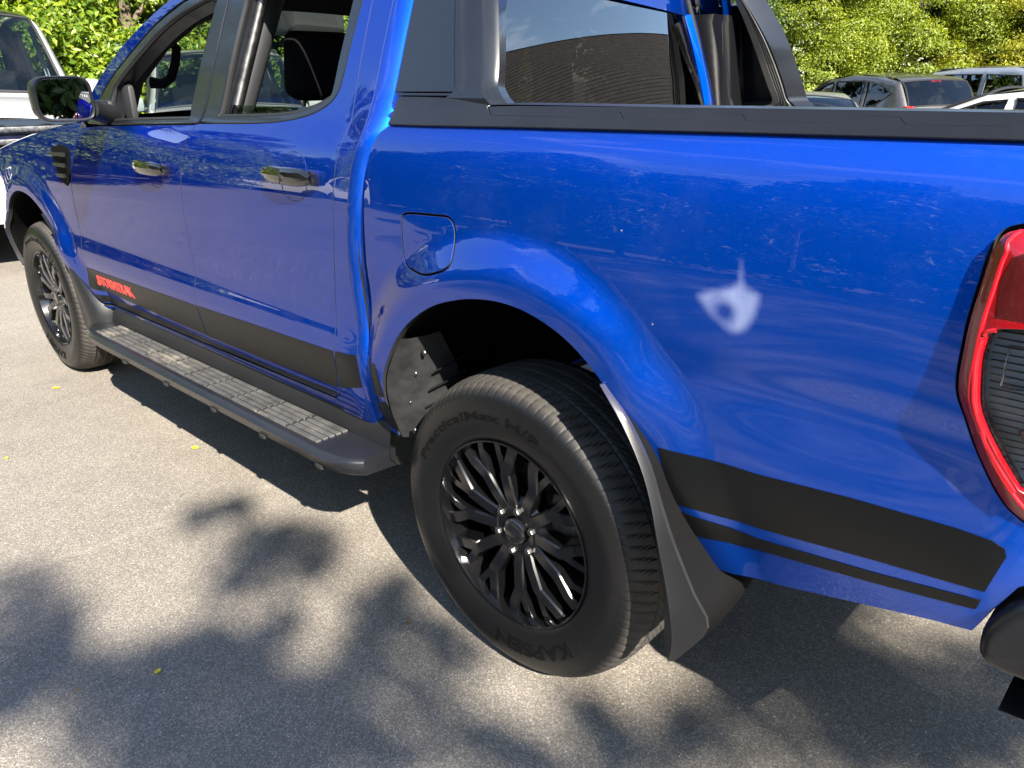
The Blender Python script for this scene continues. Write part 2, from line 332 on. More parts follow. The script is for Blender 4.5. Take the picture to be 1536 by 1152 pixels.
# ------------------------------------------------------------------ setting: ground
def ground_z(x, y):
    t = np.clip((np.asarray(y, float)-4)/10, 0, 1); return -.20*t*t*(3-2*t)
def asphalt():
    m = bpy.data.materials.new('asphalt'); m.use_nodes = True; n = m.node_tree.nodes; l = m.node_tree.links; b = n['Principled BSDF']
    t = n.new('ShaderNodeTexCoord')
    def noise(sc, det=6, rough=.6):
        x = n.new('ShaderNodeTexNoise'); x.inputs['Scale'].default_value = sc; x.inputs['Detail'].default_value = det; x.inputs['Roughness'].default_value = rough; l.new(t.outputs['Object'], x.inputs['Vector']); return x
    def mr(src, a, b_, c, d):
        x = n.new('ShaderNodeMapRange'); x.inputs['From Min'].default_value = a; x.inputs['From Max'].default_value = b_; x.inputs['To Min'].default_value = c; x.inputs['To Max'].default_value = d; l.new(src, x.inputs['Value']); return x.outputs[0]
    def math_(op, a, b_):
        x = n.new('ShaderNodeMath'); x.operation = op
        for i, v in enumerate((a, b_)):
            if isinstance(v, (int, float)): x.inputs[i].default_value = v
            else: l.new(v, x.inputs[i])
        return x.outputs[0]
    v1 = n.new('ShaderNodeTexVoronoi'); v1.inputs['Scale'].default_value = 300; l.new(t.outputs['Object'], v1.inputs['Vector'])
    sp = n.new('ShaderNodeSeparateColor'); l.new(v1.outputs['Color'], sp.inputs[0])
    v2 = n.new('ShaderNodeTexVoronoi'); v2.inputs['Scale'].default_value = 110; l.new(t.outputs['Object'], v2.inputs['Vector'])
    sp2 = n.new('ShaderNodeSeparateColor'); l.new(v2.outputs['Color'], sp2.inputs[0])
    stones = math_('POWER', sp.outputs[0], 2.2); val = mr(stones, 0, 1, .64, 1.52)
    spark = math_('MULTIPLY', math_('GREATER_THAN', sp2.outputs[0], .955), math_('LESS_THAN', v2.outputs['Distance'], .22))
    val = math_('MULTIPLY', val, mr(noise(.55, 8, .65).outputs['Fac'], .3, .7, .84, 1.14)); val = math_('MULTIPLY', val, mr(noise(7, 4).outputs['Fac'], .3, .7, .93, 1.07))
    val = math_('ADD', val, math_('MULTIPLY', spark, 1.6))
    # long pale scuffs left by tyres
    w = n.new('ShaderNodeTexWave'); w.inputs['Scale'].default_value = .12; w.inputs['Distortion'].default_value = 3.5; w.inputs['Detail'].default_value = 3; w.inputs['Detail Scale'].default_value = .35; l.new(t.outputs['Object'], w.inputs['Vector'])
    val = math_('ADD', val, math_('MULTIPLY', math_('GREATER_THAN', w.outputs['Fac'], .9997), .10))
    h = n.new('ShaderNodeHueSaturation'); h.inputs['Color'].default_value = (.203, .181, .152, 1); l.new(val, h.inputs['Value']); l.new(h.outputs[0], b.inputs['Base Color'])
    b.inputs['Roughness'].default_value = .78; b.inputs['Specular IOR Level'].default_value = .35
    hgt = math_('ADD', math_('MULTIPLY', v1.outputs['Distance'], -1.0), math_('MULTIPLY', noise(420, 2).outputs['Fac'], .6))
    bp = n.new('ShaderNodeBump'); bp.inputs['Strength'].default_value = .5; bp.inputs['Distance'].default_value = .0026; l.new(hgt, bp.inputs['Height']); l.new(bp.outputs[0], b.inputs['Normal'])
    return m
xs = np.concatenate([[-600, -200, -80], np.arange(-40, 41, 4), [80, 200, 600]]); ys = np.concatenate([[-600, -200, -80, -40, -20], np.arange(-10, 24, 1), [30, 40, 80, 200, 600]])
X, Y = np.meshgrid(xs, ys, indexing='ij')
g = grid_mesh('asphalt_ground', np.stack([X, Y, ground_z(X, Y)], -1), asphalt()); g['kind'] = 'structure'

SCM = None
def scuff(pts, wd, dens):
    m = bpy.data.materials.new('pale_scuff'); m.use_nodes = True; n = m.node_tree.nodes; l = m.node_tree.links; n.clear(); o = n.new('ShaderNodeOutputMaterial'); t = n.new('ShaderNodeBsdfTransparent'); d = n.new('ShaderNodeBsdfDiffuse'); d.inputs[0].default_value = (.34, .31, .27, 1)
    c = n.new('ShaderNodeTexCoord'); x = n.new('ShaderNodeTexNoise'); x.inputs['Scale'].default_value = 60; x.inputs['Detail'].default_value = 6; l.new(c.outputs['Object'], x.inputs['Vector']); r = n.new('ShaderNodeMapRange'); r.inputs['From Min'].default_value = .42; r.inputs['From Max'].default_value = .65; r.inputs['To Max'].default_value = dens; l.new(x.outputs['Fac'], r.inputs['Value'])
    a = n.new('ShaderNodeAttribute'); a.attribute_name = 'fade'; k = n.new('ShaderNodeMath'); k.operation = 'MULTIPLY'; l.new(r.outputs[0], k.inputs[0]); l.new(a.outputs['Fac'], k.inputs[1]); s_ = n.new('ShaderNodeMixShader'); l.new(k.outputs[0], s_.inputs[0]); l.new(t.outputs[0], s_.inputs[1]); l.new(d.outputs[0], s_.inputs[2]); l.new(s_.outputs[0], o.inputs[0])
    p = np.array(cmr(pts, 8)); q = np.gradient(p, axis=0); q /= np.linalg.norm(q, axis=1)[:, None]; nn = np.c_[-q[:, 1], q[:, 0]]; tt = np.linspace(0, 1, len(p)); rows = [[(*(p[i]+nn[i]*wd*s), .004) for s in (-1, -.5, 0, .5, 1)] for i in range(len(p))]
    o = grid_mesh('scuff_mark', rows, m, g); f = np.concatenate([[0, .6*e, e, .6*e, 0] for e in np.minimum(1, 6*np.minimum(tt, 1-tt))]); o.data.attributes.new('fade', 'FLOAT', 'POINT').data.foreach_set('value', f.astype(np.float32)); return o
scuff([(-2.50, -.03), (-2.25, -.11), (-2.054, -.157), (-1.737, -.217), (-1.45, -.19), (-1.2, -.05)], .016, .55)
scuff([(-1.25, -1.02), (-1.049, -.865), (-.898, -.749), (-.669, -.581), (-.451, -.417), (-.30, -.31)], .012, .75)
scuff([(-3.6, -.55), (-3.1, -.42), (-2.6, -.46), (-2.1, -.60)], .02, .4)

# ------------------------------------------------------------------ the pickup truck; x runs to its tail, y to its far side, z up, origin under the near rear wheel
def interp_s(z, zs, ys):
    zs = np.array(zs, float); ys = np.array(ys, float); h = np.diff(zs); d = np.diff(ys)/h; m = np.zeros_like(zs)
    m[1:-1] = np.where(d[:-1]*d[1:] > 0, 2*d[:-1]*d[1:]/(d[:-1]+d[1:]+1e-12), 0); m[0] = d[0]; m[-1] = d[-1]
    z = np.asarray(z, float); i = np.clip(np.searchsorted(zs, z)-1, 0, len(zs)-2); t = (z-zs[i])/h[i]
    o = (2*t**3-3*t**2+1)*ys[i]+(t**3-2*t**2+t)*h[i]*m[i]+(-2*t**3+3*t**2)*ys[i+1]+(t**3-t**2)*h[i]*m[i+1]
    o = np.where(z < zs[0], ys[0]+(z-zs[0])*m[0], o); return np.where(z > zs[-1], ys[-1]+(z-zs[-1])*m[-1], o)
def sm(t): t = np.clip(t, 0, 1); return t*t*(3-2*t)
DOOR = ([.40, .52, .60, .655, .70, .735, .80, .90, 1.0, 1.10, 1.18, 1.235, 1.262, 1.30, 1.45, 1.62, 1.80],
        [.075, .030, .010, .000, -.006, -.002, .010, .006, .000, .001, .008, .020, .034, .060, .108, .168, .245])
BED = ([.45, .58, .66, .74, .82, .90, .98, 1.08, 1.18, 1.25, 1.29, 1.315, 1.335, 1.38, 1.45, 1.62, 1.80], [.09, .050, .026, .014, .010, .006, -.006, -.008, .000, .012, .024, .040, .056, .078, .104, .166, .244])
ZF = np.arange(.30, 2.0, .001)
def smooth_profile(p, sg):
    y = interp_s(ZF, *p); k = np.exp(-.5*(np.arange(-60, 61)*.001/sg)**2); k /= k.sum(); return np.convolve(np.pad(y, 60, 'reflect', reflect_type='odd'), k, 'valid')
YD, YB = smooth_profile(DOOR, .0075), smooth_profile(BED, .016)
ARCH = cmr([(-.425, .503), (-.434, .578), (-.412, .678), (-.373, .751), (-.325, .818), (-.265, .873), (-.185, .922), (-.095, .955), (-.012, .972), (.065, .975), (.136, .963), (.202, .936), (.262, .892), (.312, .842), (.362, .772), (.404, .692), (.436, .610), (.452, .560), (.464, .522)], 8)
FARCH = cmr([(-3.60, .50), (-3.61, .58), (-3.58, .68), (-3.52, .76), (-3.44, .84), (-3.34, .895), (-3.22, .925), (-3.09, .922), (-2.99, .895), (-2.90, .845), (-2.83, .78), (-2.77, .69), (-2.70, .60), (-2.60, .52), (-2.52, .495)], 8)
A0, FA0 = np.array(ARCH), np.array(FARCH)
XC, RC = .93, .17
def side_y(x, z):
    sh = np.shape(x); x = np.ravel(np.asarray(x, float)); z = np.ravel(np.asarray(z, float))
    wgt = sm((x+.60)/.2); y = np.interp(z, ZF, YD)*(1-wgt)+np.interp(z, ZF, YB)*wgt
    P = np.c_[x, z]
    d = seg_dist(P, A0, False); y = y-.036*(1-sm((d-.032)/.114))*sm((1.22-z)/.1)*sm((x+.52)/.08)*(1-.55*sm((x-.30)/.12)*sm((.95-z)/.2))
    d = seg_dist(P, FA0, False); y = y-.030*(1-sm((d-.030)/.12))*sm((1.18-z)/.1)*sm((-2.40-x)/.06)
    t = np.clip(-(x+3.50), 0, None); y = y+.60*t**2
    # shallow pressing above the tail panel stripe
    y = y+.012*np.exp(-((x-.72)/.26)**2-((z-.92)/.085)**2)
    return y.reshape(sh)
def SIDE(s, z):
    s = np.asarray(s, float); z = np.asarray(z, float); a = np.clip((s-XC)/RC, 0, np.pi/2)
    x = np.where(s < XC, s, XC+RC*np.sin(a)); y = side_y(np.minimum(s, XC), z)+RC*(1-np.cos(a))+np.clip(s-XC-RC*np.pi/2, 0, None)
    return np.stack([x, y, z], -1)
def s_of_x(x): return x if x < XC else XC+RC*math.asin(min(.999, (x-XC)/RC))
def S3(s, z, off=0): p = SIDE(np.array([s]), np.array([z]))[0]; return Vector((p[0], p[1]-off, p[2]))
WID = 1.825; DROP = .06      # far side is set a little lower to fit the camera solution
truck = thing('pickup_truck', 'bright blue double cab pickup truck with black wheels, filling the photo', 'pickup truck')
far_copy = []                       # panels that get a mirrored twin on the far side
def tp(*a, mirror=True, **k):
    o = panel(*a, **k)
    if mirror: far_copy.append(o)
    return o

FG = cmr([(-2.322, 1.24), (-2.396, 1.162), (-2.459, 1.083), (-2.516, .996), (-2.552, .885), (-2.556, .753), (-2.553, .639), (-2.545, .555), (-2.50, .510), (-2.369, .500)], 4)
MG = cmr([(-1.366, 1.277), (-1.413, 1.207), (-1.438, 1.147), (-1.456, 1.07), (-1.472, .94), (-1.474, .84), (-1.475, .746), (-1.475, .661), (-1.474, .58), (-1.462, .524)], 4)
RG = cmr([(-.560, 1.70), (-.564, 1.578), (-.566, 1.423), (-.566, 1.344), (-.563, 1.30), (-.567, 1.255), (-.577, 1.184), (-.588, 1.10), (-.600, 1.0), (-.620, .90), (-.634, .82), (-.638, .735), (-.643, .65), (-.658, .575), (-.70, .545)], 4)
FR2 = cmr([(-1.349, 1.280), (-.991, 1.290), (-.811, 1.306), (-.707, 1.330), (-.650, 1.363), (-.630, 1.416), (-.618, 1.503), (-.605, 1.60), (-.602, 1.70)], 4)
front_door = tp('front_door', [(-2.322, 1.240), (-2.12, 1.252)]+MG+[(-2.369, .500)][:1]+FG[::-1][1:], SIDE, M['blue'], truck, step=.016)
rear_door = tp('rear_door', MG[::-1]+FR2+RG, SIDE, M['blue'], truck, step=.016)
# front wing
wing_top = cmr([(-2.335, 1.262), (-2.60, 1.232), (-2.90, 1.195), (-3.20, 1.150), (-3.50, 1.098), (-3.80, 1.035), (-3.93, .98)], 4)
wing = tp('front_fender', wing_top+cmr([(-3.93, .98), (-3.84, .88), (-3.76, .78), (-3.70, .62)], 3)+FARCH+[q for q in FG[::-1] if q[1] > .515][:-1], SIDE, M['blue'], truck, step=.03)
# cab side rear pillar and rolled rear corner of the cab
STL = [(-.478, 1.80), (-.481, 1.571), (-.485, 1.459), (-.485, 1.359), (-.482, 1.284), (-.503, 1.209), (-.516, 1.142), (-.532, 1.03), (-.545, .909), (-.540, .80), (-.537, .729), (-.545, .60), (-.56, .50)]
STLc = cmr(STL, 4)
tp('cab_pillar', [(-.56, 1.80)]+[(-.560, 1.70)]+RG[1:-1]+[(-.70, .545), (-.68, .50)]+STLc[::-1], SIDE, M['blue'], truck, step=.025, skirt=.004, gap=.0015)
rows = []
for x, z in STLc:
    y0 = float(side_y(np.array([x]), np.array([z]))[0]); r = .042+.040*float(sm((z-1.22)/.14))
    rows.append([(x+.002, y0, z)]+[(x+.002+r*math.sin(a), y0+r*(1-math.cos(a)), z) for a in np.linspace(.12, math.pi/2, 9)]+[(x+.003+r, y0+r+.03, z), (x+.003+r, max(.26, y0+r+.05), z)])
cab_corner = grid_mesh('cab_corner', rows, M['blue'], truck, flip=True); far_copy.append(cab_corner)
far_copy.append(box('cab_rear_lining', (-.535, .33, .93), (.02, .2, .7), M['dark'], truck))
# A pillar / roof rail frame
outer = [(-2.345, 1.262), (-2.318, 1.361), (-2.267, 1.407), (-2.073, 1.524), (-1.879, 1.606), (-1.722, 1.660), (-1.45, 1.735), (-1.0, 1.775), (-.56, 1.765)]
inner = [(-2.285, 1.262), (-2.225, 1.350), (-2.131, 1.420), (-1.97, 1.507), (-1.80, 1.589), (-1.613, 1.648), (-1.33, 1.693), (-.95, 1.712), (-.56, 1.702)]
tp('a_pillar', cmr(outer, 4)+cmr(inner, 4)[::-1], SIDE, M['blue'], truck, step=.03)
# black window surrounds with their openings
hole1 = cmr([(-2.108, 1.264), (-1.932, 1.275), (-1.432, 1.291)], 3)+cmr([(-1.446, 1.324), (-1.409, 1.486), (-1.378, 1.634)], 3)+cmr([(-1.44, 1.645), (-1.52, 1.632), (-1.669, 1.598), (-1.832, 1.535), (-2.066, 1.412), (-2.112, 1.365), (-2.118, 1.30)], 3)
fr1 = [(-2.275, 1.256), (-2.12, 1.256), (-1.368, 1.281), (-1.352, 1.330), (-1.325, 1.50), (-1.305, 1.688), (-1.40, 1.680)]+cmr([(-1.613, 1.643), (-1.80, 1.584), (-1.97, 1.502), (-2.131, 1.415), (-2.222, 1.346)], 3)
frame1 = tp('window_frame', fr1, SIDE, M['satin'], front_door, holes=[hole1], step=.03, skirt=.06, edge=.006)
hole2 = cmr([(-1.253, 1.300), (-.911, 1.311), (-.772, 1.329), (-.698, 1.350), (-.672, 1.372), (-.660, 1.464), (-.648, 1.583), (-.645, 1.65)], 4)+[(-.70, 1.668), (-.95, 1.672), (-1.20, 1.655)]+cmr([(-1.205, 1.61), (-1.228, 1.45), (-1.248, 1.32)], 3)
fr2 = [(-1.349, 1.284)]+FR2[1:]+[(-.95, 1.706), (-1.292, 1.688), (-1.312, 1.50), (-1.338, 1.330)]
frame2 = tp('window_frame', fr2, SIDE, M['satin'], rear_door, holes=[hole2], step=.03, skirt=.06, edge=.006)
# rubber lip along the inner edge of both openings
for fr, hl in ((frame1, hole1), (frame2, hole2)):
    far_copy.append(tube('window_seal', [S3(x, z, -.012) for x, z in hl+hl[:1]], .008, M['rubber'], fr, 6))
# channels seen inside the door openings, and the raised strip of rear glass
far_copy.append(tube('glass_channel', [S3(-1.235, 1.28, -.05), S3(-1.215, 1.45, -.05), S3(-1.19, 1.64, -.05)], .014, M['steel'], rear_door, 8))
far_copy.append(tube('b_pillar_trim', [S3(-1.30, 1.25, -.10), S3(-1.275, 1.45, -.10), S3(-1.25, 1.70, -.10)], [.045, .042, .05], M['trim'], truck, 10))
panel('window_glass', [(-1.252, 1.296), (-.75, 1.315), (-.716, 1.342), (-1.24, 1.342)], SIDE, glass_mat('half_lowered_glass', (.30, .38, .33), refl=1.3), rear_door, off=-.028, step=.04, skirt=.004, edge=.001, gap=0)
box('sail_trim', (-2.08, .13, 1.33), (.075, .03, .13), M['trim'], front_door, .02)
# sills
sill = cmr([(-2.50, .497), (-2.369, .494), (-1.44, .517), (-.72, .538), (-.56, .520)], 3)+[(-.545, .50), (-.56, .495)]+cmr([(-.60, .512), (-1.45, .494), (-2.36, .476), (-2.52, .482)], 3)
tp('sill', sill, SIDE, M['blue'], truck, step=.03)
rows = [[(x, y, z+(x+1.5)*.018) for y, z in ((.056, .505), (.044, .498), (.040, .48), (.034, .44), (.034, .40), (.060, .372), (.10, .365))] for x in np.linspace(-2.46, -.47, 12)]
far_copy.append(grid_mesh('sill_cladding', rows, M['plastic'], truck, flip=True))

# bed side with the arch cut out, the tail lamp recess and the fuel flap opening
BEDL = cmr([(-.375, 1.303), (-.412, 1.280), (-.432, 1.233), (-.446, 1.154), (-.458, .989), (-.470, .85), (-.480, .736), (-.496, .62), (-.505, .55)], 4)
TAIL = [(.971, .833), (.95, .849), (.927, .878), (.901, .920), (.882, .963), (.869, .992), (.864, 1.019), (.863, 1.062), (.863, 1.104), (.866, 1.151), (.868, 1.183), (.873, 1.205), (.882, 1.217), (.897, 1.223)]
TAIL = [(s_of_x(x), z) for x, z in TAIL]
tail_out = cmr(TAIL, 4); tail_far = cmr([(tail_out[-1][0], 1.223), (1.0, 1.230), (1.10, 1.226), (1.17, 1.21)], 3)+[(1.185, 1.17), (1.185, .86)]+cmr([(1.17, .82), (1.10, .795), (1.03, .802), tail_out[0]], 3)
tail_loop = tail_out+tail_far[1:-1]
bed_bot = [(.464, .520), (.55, .517), (.64, .535), (.738, .563), (.893, .608), (.947, .620), (.969, .679), (.99, .725), (1.03, .755), (1.195, .76)]
FUEL = round_poly([(-.306, 1.116), (-.262, 1.121), (-.126, 1.127), (-.114, 1.030), (-.136, 1.013), (-.206, .990), (-.307, .997)], .034)
outl = [(1.195, 1.321), (.90, 1.3195), (.871, 1.319), (.479, 1.3145), (-.007, 1.308)]+BEDL+[(-.47, .52)]+ARCH+bed_bot[1:]
bed_side = tp('bed_side', outl, SIDE, M['blue'], truck, holes=[FUEL, tail_loop], step=.009, edge=.0025, outstep=.009)
tp('fuel_flap', FUEL, lambda s, z: SIDE(s, z)-np.stack([0*s, .0045*(1-((s+.21)/.105)**2)*(1-((z-1.058)/.075)**2)-.0008, 0*s], -1), M['blue'], bed_side, step=.015, gap=.0040, edge=.0015, outstep=.01, mirror=False)
panel('flap_recess', [(-.33, .97), (-.09, .97), (-.09, 1.15), (-.33, 1.15)], SIDE, M['dark'], bed_side, off=-.016, step=.05, skirt_on=False)
panel('flap_catch', ellipse(-.150, 1.068, .0065, .0145, 16, 4), SIDE, M['blue'], bed_side, off=.0012, step=.01, gap=0, skirt=.002, edge=.001, outstep=.006)

tp('gap_shade_sheet', [(-2.62, .54), (-.56, .56), (-.50, .70), (-.50, 1.24), (-2.45, 1.20), (-2.62, 1.0)], SIDE, M['dark'], truck, off=-.012, step=.06, skirt_on=False)  # dark sheet added behind the doors to stand for shade in the gaps
# vinyl stripes (film laid 0.7 mm proud)
def stripe(out, par, mirror=True): return tp('stripe', out, SIDE, M['decal'], par, mirror=mirror, off=.0013, gap=0, step=.015, skirt=.0008, edge=.0003)
stripe([(-2.545, .652), (-1.492, .678), (-1.478, .679), (-1.478, .566), (-2.541, .563)], front_door)
stripe([(-1.471, .680), (-1.10, .693), (-.642, .706), (-.646, .645), (-.664, .587), (-1.10, .573), (-1.470, .566)], rear_door)
stripe([(-2.505, .541), (-1.474, .545), (-1.464, .530), (-2.33, .508), (-2.47, .511)], front_door)
stripe([(-1.468, .545), (-1.10, .552), (-.672, .568), (-.685, .555), (-.75, .550), (-1.455, .530)], rear_door)
stripe([(-.633, .708), (-.54, .716), (-.545, .62), (-.652, .592)], truck)
stripe([(-.478, .725), (-.430, .722), (-.426, .630), (-.494, .615)], bed_side)
stripe([(-.497, .600), (-.424, .612), (-.420, .520), (-.505, .56)], bed_side)
stripe([(.409, .762), (.596, .768), (.75, .783), (.90, .792), (.945, .791), (.962, .784), (.966, .772), (.951, .705), (.80, .687), (.602, .659), (.442, .652)], bed_side)
stripe([(.447, .637), (.601, .634), (.80, .662), (.949, .688), (.945, .668), (.80, .640), (.60, .606), (.455, .585)], bed_side)
# badge lettering: red outline, dark fill, on the stripe of the front door
for off, ext, mt, nm, oy in ((.0035, .010, M['red_print'], 'badge', .0016),):
    V, F = text_mesh('STORMTRAK', .1, ext, off); w0 = 0; V0 = V
    if nm == 'badge': bx0, bx1, by0, by1 = V[:, 0].min(), V[:, 0].max(), V[:, 1].min(), V[:, 1].max()
    sx = .385/(bx1-bx0); x = -2.455+(V[:, 0]-bx0)*sx; z = .587+(V[:, 1]-by0)/(by1-by0)*.046+(x+2.455)*.02
    y = side_y(x, z)-oy-(V[:, 2]+ext)*.06
    b_ = mesh(nm, np.c_[x, y, z], F, mt, front_door, smooth=False)
    if nm == 'badge': badge = b_
far_copy_skip = ()

def pale_mark_mat(name, dens):
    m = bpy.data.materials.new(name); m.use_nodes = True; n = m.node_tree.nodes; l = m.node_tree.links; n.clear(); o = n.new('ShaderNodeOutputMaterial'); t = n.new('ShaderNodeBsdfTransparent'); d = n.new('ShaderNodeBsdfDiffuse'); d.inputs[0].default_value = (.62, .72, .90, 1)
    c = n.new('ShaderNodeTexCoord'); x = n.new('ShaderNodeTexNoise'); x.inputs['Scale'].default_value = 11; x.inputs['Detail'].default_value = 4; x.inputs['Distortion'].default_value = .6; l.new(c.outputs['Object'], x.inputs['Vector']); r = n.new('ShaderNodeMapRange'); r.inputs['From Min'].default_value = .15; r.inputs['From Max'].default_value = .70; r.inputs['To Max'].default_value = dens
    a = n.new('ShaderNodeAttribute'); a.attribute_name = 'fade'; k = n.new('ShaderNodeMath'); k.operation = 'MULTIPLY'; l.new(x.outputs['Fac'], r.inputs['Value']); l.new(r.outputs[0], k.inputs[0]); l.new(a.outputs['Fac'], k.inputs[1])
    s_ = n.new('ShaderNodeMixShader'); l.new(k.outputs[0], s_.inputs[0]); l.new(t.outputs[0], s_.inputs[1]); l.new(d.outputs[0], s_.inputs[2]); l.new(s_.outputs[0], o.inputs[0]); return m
def pale_mark(outl, core, mt, fw):
    o = panel('painted_pale_mark', outl, SIDE, mt, bed_side, off=.0006, step=.006, gap=0, skirt_on=False, outstep=.006); V = np.array([v.co[:] for v in o.data.vertices]); lp = resample(outl, .01); d = seg_dist(V[:, [0, 2]], lp); f = sm(d/fw)
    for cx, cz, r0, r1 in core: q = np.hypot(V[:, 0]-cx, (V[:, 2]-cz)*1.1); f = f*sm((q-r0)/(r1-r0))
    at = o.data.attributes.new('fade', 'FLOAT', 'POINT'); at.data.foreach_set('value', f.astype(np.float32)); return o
GLINT = pale_mark_mat('painted_sky_glint', .34)
pale_mark(cmr([(.456, 1.063), (.482, 1.079), (.517, 1.090), (.531, 1.101), (.531, 1.134), (.541, 1.137), (.553, 1.099), (.580, 1.085), (.579, 1.053), (.562, 1.016), (.531, 1.003), (.499, 1.020), (.473, 1.041), (.456, 1.063)], 4)[:-1], [(.518, 1.043, .004, .034)], GLINT, .019)  # sky reflection painted on the bed side as a pale bluish film
SM2 = pale_mark_mat('faint_pale_ring', .16)
pale_mark(ellipse(.893, .870, .024, .024, 30), [(.893, .870, .008, .020)], SM2, .012)  # faint pale ring with a hollow centre
# door handles
def handle(x0, x1, z0, z1, door):
    cx, cz = (x0+x1)/2, (z0+z1)/2; yb = float(side_y(np.array([cx]), np.array([cz]))[0])
    dish = panel('handle_cup', ellipse(cx-.0, cz-.005, (x1-x0)*.27, .062, 28, 2.6), lambda s, z: (lambda P, d: np.stack([P[..., 0], P[..., 1]-.001+.040*np.clip(1-d, 0, 1)**.55, P[..., 2]], -1))(SIDE(s, z), ((s-cx)/((x1-x0)*.27))**2+((z-cz+.005)/.062)**2), M['blue'], door, step=.008, skirt=.001, gap=0, outstep=.01); far_copy.append(dish)
    rows = []
    for t in np.linspace(0, 1, 15):
        x = x0+(x1-x0)*t; h = .0235*(1-abs(2*t-1)**6*.6); bow = .030+.012*(1-(2*t-1)**2); zc = cz+(z1-z0)*(t-.5)*.0
        y = float(side_y(np.array([x]), np.array([zc]))[0])
        rows.append([(x, y-bow+.016*(1-math.cos(a))*.5-.0*a, zc+h*math.sin(a)*1.0+0) if False else (x, y-bow+.010-.010*math.cos(a), zc+h*math.sin(a)) for a in np.linspace(0, 2*math.pi, 15)])
    far_copy.append(grid_mesh('door_handle', rows, M['gloss'], door, flip=True))
    for x in (x0+.012, x1-.012): far_copy.append(box('handle_mount', (x, yb-.006, cz), (.030, .036, .038), M['gloss'], door, .008))
handle(-1.762, -1.530, 1.119, 1.146, front_door)
handle(-.885, -.650, 1.153, 1.182, rear_door)
hk = panel('lock_seam', [(-.770, 1.150), (-.767, 1.150), (-.767, 1.185), (-.770, 1.185)], lambda s, z: SIDE(s, z)-np.array([0, .0425, 0]), M['rubber'], rear_door, step=.02, skirt=.002, gap=0, edge=.0005)

# wing vent: three stacked black cells in a slanted frame
vp = [(-2.672, 1.150), (-2.53, 1.166), (-2.455, 1.150), (-2.508, 1.030), (-2.560, 1.000), (-2.630, 1.020)]
tp('wing_vent', vp, SIDE, M['archdark'], wing, off=.004, step=.03, gap=0, skirt=.004, edge=.003)
bm = bmesh.new()
for k in range(3):
    z = 1.132-.043*k; xl = -2.655+.012*k; xr = -2.48-.02*k
    a = S3(xl, z, .006); b = S3(xr, z+.006, .012); c = S3(xl, z-.012, .006); d = S3(xr, z-.010, .012)
    bm = bmesh.new(); v = [bm.verts.new(p) for p in (a, b, d, c)]; v2 = [bm.verts.new(p-Vector((0, .010, 0))) for p in (a, b, d, c)]
    bm.faces.new(v2)
    for i in range(4): bm.faces.new((v[i], v[(i+1) % 4], v2[(i+1) % 4], v2[i]))
    far_copy.append(from_bm('vent_bar', bm, M['rail'], wing))

# black bed rail cap with its stepped relief
def rail_surf(off): return lambda s, z: SIDE(s, z)-np.stack([0*s, 0*s+off, 0*s], -1)
steps = [(-.05, 1.329)]; 
for k, x0 in enumerate((.193, .425, .657, .868)):
    steps += [(x0-.018, 1.330+.0015*k), (x0, 1.340+.0011*k), (x0+.060, 1.340+.0011*k), (x0+.072, 1.330+.0015*k)]
steps += [(1.20, 1.336)]
low = [(1.20, 1.322), (.871, 1.3205), (.479, 1.3165), (-.007, 1.3105), (-.25, 1.3065), (-.372, 1.3055)]
flare = cmr([(-.30, 1.362), (-.20, 1.360), (-.12, 1.352), (-.05, 1.346)], 3)
lowrail = tp('rail_cap', low[::-1]+steps[::-1]+[(-.06, 1.3295), (-.08, 1.345)]+flare[::-1][1:]+[(-.372, 1.362)], rail_surf(.010), M['rail'], truck, step=.03, gap=.0006, skirt=.02, edge=.003)
up = [(-.060, 1.3295)]+steps[1:]+[(1.20, 1.350), (.87, 1.3505), (.45, 1.3505), (.0, 1.3475), (-.078, 1.3452)]
tp('rail_top_strip', up, rail_surf(.0065), M['rail'], lowrail, step=.03, gap=.0008, skirt=.012, edge=.004)
rows = []
for x in np.linspace(-.40, 1.10, 24):
    s = s_of_x(min(x, 1.06)); z = 1.3495 if x > -.05 else 1.348; y0 = float(side_y(np.array([min(x, XC)]), np.array([1.345]))[0])
    rows.append([(x, y0-.004, z), (x, y0+.012, z+.0025), (x, y0+.06, z+.002), (x, y0+.085, z-.004), (x, y0+.087, z-.06)])
far_copy.append(grid_mesh('rail_top', rows, M['rail'], lowrail, flip=True))

# fixed side panel and sports hoop behind the cab
pl = [(-.398, 1.372), (-.190, 1.372), (-.220, 1.462), (-.248, 1.555), (-.298, 1.70), (-.40, 1.70)]
tp('side_panel', pl, lambda s, z: SIDE(s, z)-np.stack([0*s, 0*s+.004, 0*s], -1), M['satin'], truck, step=.03, gap=.0015)
tp('side_panel', [(-.385, 1.3645), (-.19, 1.3645), (-.19, 1.3702), (-.398, 1.3702)], lambda s, z: SIDE(s, z)-np.stack([0*s, 0*s+.004, 0*s], -1), M['satin'], truck, step=.03, gap=.001)
hoop = thing('sports_hoop', None, None, parent=truck)
legz = [1.348, 1.356, 1.366, 1.385, 1.43, 1.50, 1.578, 1.66, 1.75]
lx0 = [-.29, -.24, -.205, -.196, -.212, -.235, -.258, -.285, -.32]; lx1 = [-.045, -.055, -.068, -.086, -.098, -.122, -.152, -.195, -.25]
